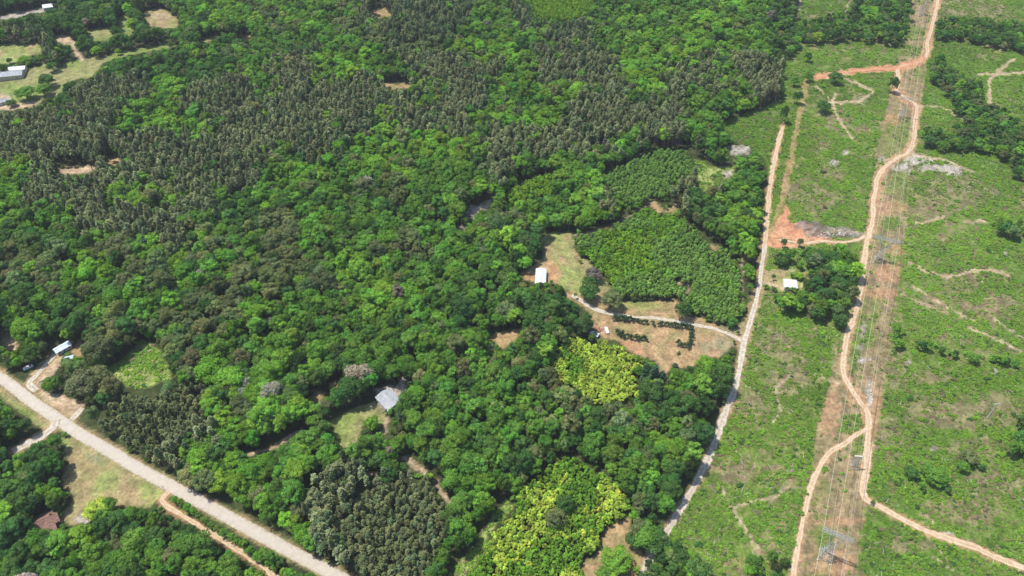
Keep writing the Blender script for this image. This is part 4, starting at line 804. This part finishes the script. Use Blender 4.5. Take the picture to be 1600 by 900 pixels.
# ------------------------------------------------------------------ power line
def tower(p0, p1, h, body, label, arm_h=None, waist=.55, base_w=5.0):
    """p0, p1: the two ends of the cross-arm seen in the picture; h: its height"""
    a = np.array(U(*p0, h)); b = np.array(U(*p1, h)); c = (a+b)/2; L = float(np.linalg.norm(b-a)); rz = math.atan2(b[1]-a[1], b[0]-a[0])
    g = float(hz(*c)); e = empty('lattice_tower', (c[0], c[1], g), rz); bw = base_w/2; zw = h*waist; ww = bw*.34; t = .07*body
    def side(z): return bw+(ww-bw)*z/zw
    for sx in (-1, 1):
        for sy in (-1, 1):
            MB().bar((sx*bw, sy*bw, -.5), (sx*ww, sy*ww, zw), t*1.3).build('leg', M['steel'], e)
    br = MB(); n = 4
    for i in range(n):
        z0 = zw*i/n; z1 = zw*(i+1)/n; s0 = side(z0); s1 = side(z1)
        for q in range(4):
            def cnr(k, s_): return [(-s_, -s_), (s_, -s_), (s_, s_), (-s_, s_)][k % 4]
            A0 = cnr(q, s0); B0 = cnr(q+1, s0); A1 = cnr(q, s1); B1 = cnr(q+1, s1)
            br.bar((*A0, z0), (*B1, z1), t*.7).bar((*B0, z0), (*A1, z1), t*.7).bar((*A1, z1), (*B1, z1), t*.7)
    br.build('bracing', M['steel'], e)
    vb = MB(); wide = L*.26
    for sx in (-1, 1):
        for sy in (-1, 1):
            vb.bar((sx*ww, sy*ww, zw), (sx*wide, sy*.7, h-.6), t*1.1)
        vb.bar((sx*ww, -ww, zw), (sx*wide*.7, .5, h*.5+zw*.5), t*.7).bar((sx*ww, ww, zw), (sx*wide*.7, -.5, h*.5+zw*.5), t*.7)
        vb.bar((-sx*ww, 0, zw), (sx*wide*.85, 0, h-2), t*.7)
    vb.build('fork', M['steel'], e)
    cb = MB(); hw = L/2; d = .75; n = 10
    for yy in (-d, d):
        cb.bar((-hw, yy, h-.6), (hw, yy, h-.6), t).bar((-hw, yy*.6, h+.6), (hw, yy*.6, h+.6), t)
        for i in range(n): x0 = -hw+L*i/n; x1 = -hw+L*(i+1)/n; cb.bar((x0, yy, h-.6), (x1, yy*.6, h+.6) if i % 2 else (x0+.01, yy*.6, h+.6), t*.6).bar((x0, yy*.6, h+.6), (x1, yy, h-.6), t*.6)
    for i in range(n+1): x0 = -hw+L*i/n; cb.bar((x0, -d, h-.6), (x0, d, h-.6), t*.6); 
    for i in range(n): x0 = -hw+L*i/n; cb.bar((x0, -d, h-.6), (x0+L/n, d, h-.6), t*.6)
    cb.build('crossarm', M['steel'], e)
    for sx in (-.66, .66):
        MB().bar((sx*hw*.7, 0, h+.5), (sx*hw*.8, 0, h+2.6), t).bar((sx*hw*.95, 0, h+.5), (sx*hw*.8, 0, h+2.6), t).build('shield_peak', M['steel'], e)
    att = []
    for sx in (-.86, 0, .86):
        MB().bar((sx*hw, 0, h-.6), (sx*hw, 0, h-2.1), .16, .16, 6).build('insulator', M['insul'], e)
        x = c[0]+math.cos(rz)*sx*hw; y = c[1]+math.sin(rz)*sx*hw; att.append((x, y, g+h-2.1))
    sh = [(c[0]+math.cos(rz)*s_*hw*.53, c[1]+math.sin(rz)*s_*hw*.53, g+h+2.6) for s_ in (-1, 1)]
    tag(e, label, 'power pylon', 'lattice towers of the power line')
    for yx in (-1, 1):
        for xx in (-1, 1): MB().box(xx*bw-.35, xx*bw+.35, yx*bw-.35, yx*bw+.35, -1, .3).build('footing', M['rock'], e)
    return att, sh
t1 = tower((1285, 826), (1334, 845), 18.5, 1.35, 'nearest grey lattice tower near the bottom of the corridor')
t4 = tower((1366, 369), (1408, 379), 16.5, 1.5, 'grey lattice tower beside the red clay halfway up the corridor')
t5 = tower((1409, 152), (1432, 156), 15.5, 1.0, 'far lattice tower where the track crosses the corridor')
t6 = tower((1440, -4), (1458, -3), 15.5, 1.0, 'farthest lattice tower at the top of the picture')
def wire(a, b, sag, r, m, label, grp):
    mb = MB(); n = 24; P = []
    for i in range(n+1): t = i/n; P.append(Vector(a)*(1-t)+Vector(b)*t-Vector((0, 0, 4*sag*t*(1-t))))
    for i in range(n): mb.bar(P[i], P[i+1], r, r, 4)
    return tag(mb.build('power_wire', m), label, 'power wire', grp)
end = [(p[0]-cd[0]*150, p[1]-cd[1]*150, p[2]) for p in t1[0]]; ends = [(p[0]-cd[0]*150, p[1]-cd[1]*150, p[2]) for p in t1[1]]
W3 = ['left', 'middle', 'right']
for (u, v, wd) in ((end, t1[0], 'running from the nearest tower out of the bottom of the picture'), (t1[0], t4[0], 'between the nearest tower and the one by the red clay'), (t4[0], t5[0], 'between the red clay tower and the far tower'), (t5[0], t6[0], 'between the far tower and the farthest one')):
    for i in range(3): wire(u[i], v[i], 2.2, .06, M['wire'], '%s pale wire %s' % (W3[i], wd), 'wires of the power line')
for (u, v, wd) in ((ends, t1[1], 'out of the bottom of the picture'), (t1[1], t4[1], 'from nearest tower to the one by the red clay'), (t4[1], t5[1], 'from the red clay tower to the far tower')):
    for i in range(2): wire(u[i], v[i], 1.5, .035, M['shield'], '%s thin upper wire %s' % (('left', 'right')[i], wd), 'thin upper wires of the power line')
# the smaller lattice frame beside the track
def small_tower(px, py, label):
    x, y = U(px, py); g = float(hz(x, y)); e = empty('lattice_pylon', (x, y, g), R(-4)); t = .1
    for sx in (-1, 1):
        for sy in (-1, 1): MB().bar((sx*1.6, sy*1.2, -.5), (sx*.6, sy*.5, 9), t).build('leg', M['steel'], e)
    br = MB()
    for i in range(4):
        z0 = 9*i/4; z1 = 9*(i+1)/4; a0 = 1.6-z0/9; a1 = 1.6-z1/9
        for sy in (-1, 1): br.bar((-a0, sy*(1.2-.7*z0/9), z0), (a1, sy*(1.2-.7*z1/9), z1), .06).bar((a0, sy*(1.2-.7*z0/9), z0), (-a1, sy*(1.2-.7*z1/9), z1), .06)
        for sx in (-1, 1): br.bar((sx*a0, -(1.2-.7*z0/9), z0), (sx*a1, 1.2-.7*z1/9, z1), .06)
    br.build('bracing', M['steel'], e)
    MB().box(-1.7, 1.7, -.3, .3, 9, 9.35).build('crossarm', M['pole'], e)
    return tag(e, label, 'lattice frame')
small_tower(1332, 731, 'small grey lattice frame with a short pale arm beside the dirt track')
# single wooden pole in the clear-cut
def pole(px, py, h, label):
    x, y = U(px, py); e = empty('utility_pole', (x, y, float(hz(x, y))))
    MB().bar((0, 0, -1), (0, 0, h), .27, .2, 8).build('shaft', M['pole'], e)
    MB().box(-1.9, 1.9, -.12, .12, h-1.0, h-.75).build('crossarm', M['pole'], e)
    for sx in (-1.7, 0, 1.7): MB().bar((sx, 0, h-.75 if sx else h), (sx, 0, h-.4 if sx else h+.35), .1, .07, 6).build('insulator', M['insul'], e)
    return tag(e, label, 'utility pole')
pole(1542, 654, 12, 'single pale wooden pole with crossarm in the clear-cut at right')
# mail box posts and road sign at the road side
def postbox(px, py, label):
    x, y = U(px, py); e = empty('mailbox', (x, y, float(hz(x, y))), R(-35)); MB().box(-.05, .05, -.05, .05, -.3, 1.0).build('post', M['wood'], e)
    mb = MB().box(-.12, .12, -.3, .3, 1.0, 1.15).bar((0, -.3, 1.15), (0, .3, 1.15), .13, .13, 10); mb.build('box', M['white_car'], e); return tag(e, label, 'mailbox')
postbox(254, 761, 'mailbox on a post where the dirt lane leaves the paved road'); postbox(52, 606, 'mailbox on a post at the yard drive above the paved road')

# ------------------------------------------------------------------ thin summer haze
zb, zt = -12.0, 306.0
hm = MB().box(-2500, 2500, -1200, 3500, zb, zt); ho = hm.build('haze', None); tag(ho, kind='stuff')
mh = bpy.data.materials.new('haze'); mh.use_nodes = True; th = mh.node_tree; th.nodes.clear()
oh = N(th, 'ShaderNodeOutputMaterial'); vh = N(th, 'ShaderNodeVolumePrincipled'); vh.inputs['Color'].default_value = (.86, .92, 1, 1); vh.inputs['Density'].default_value = .00007
th.links.new(vh.outputs[0], oh.inputs['Volume']); ho.data.materials.append(mh)
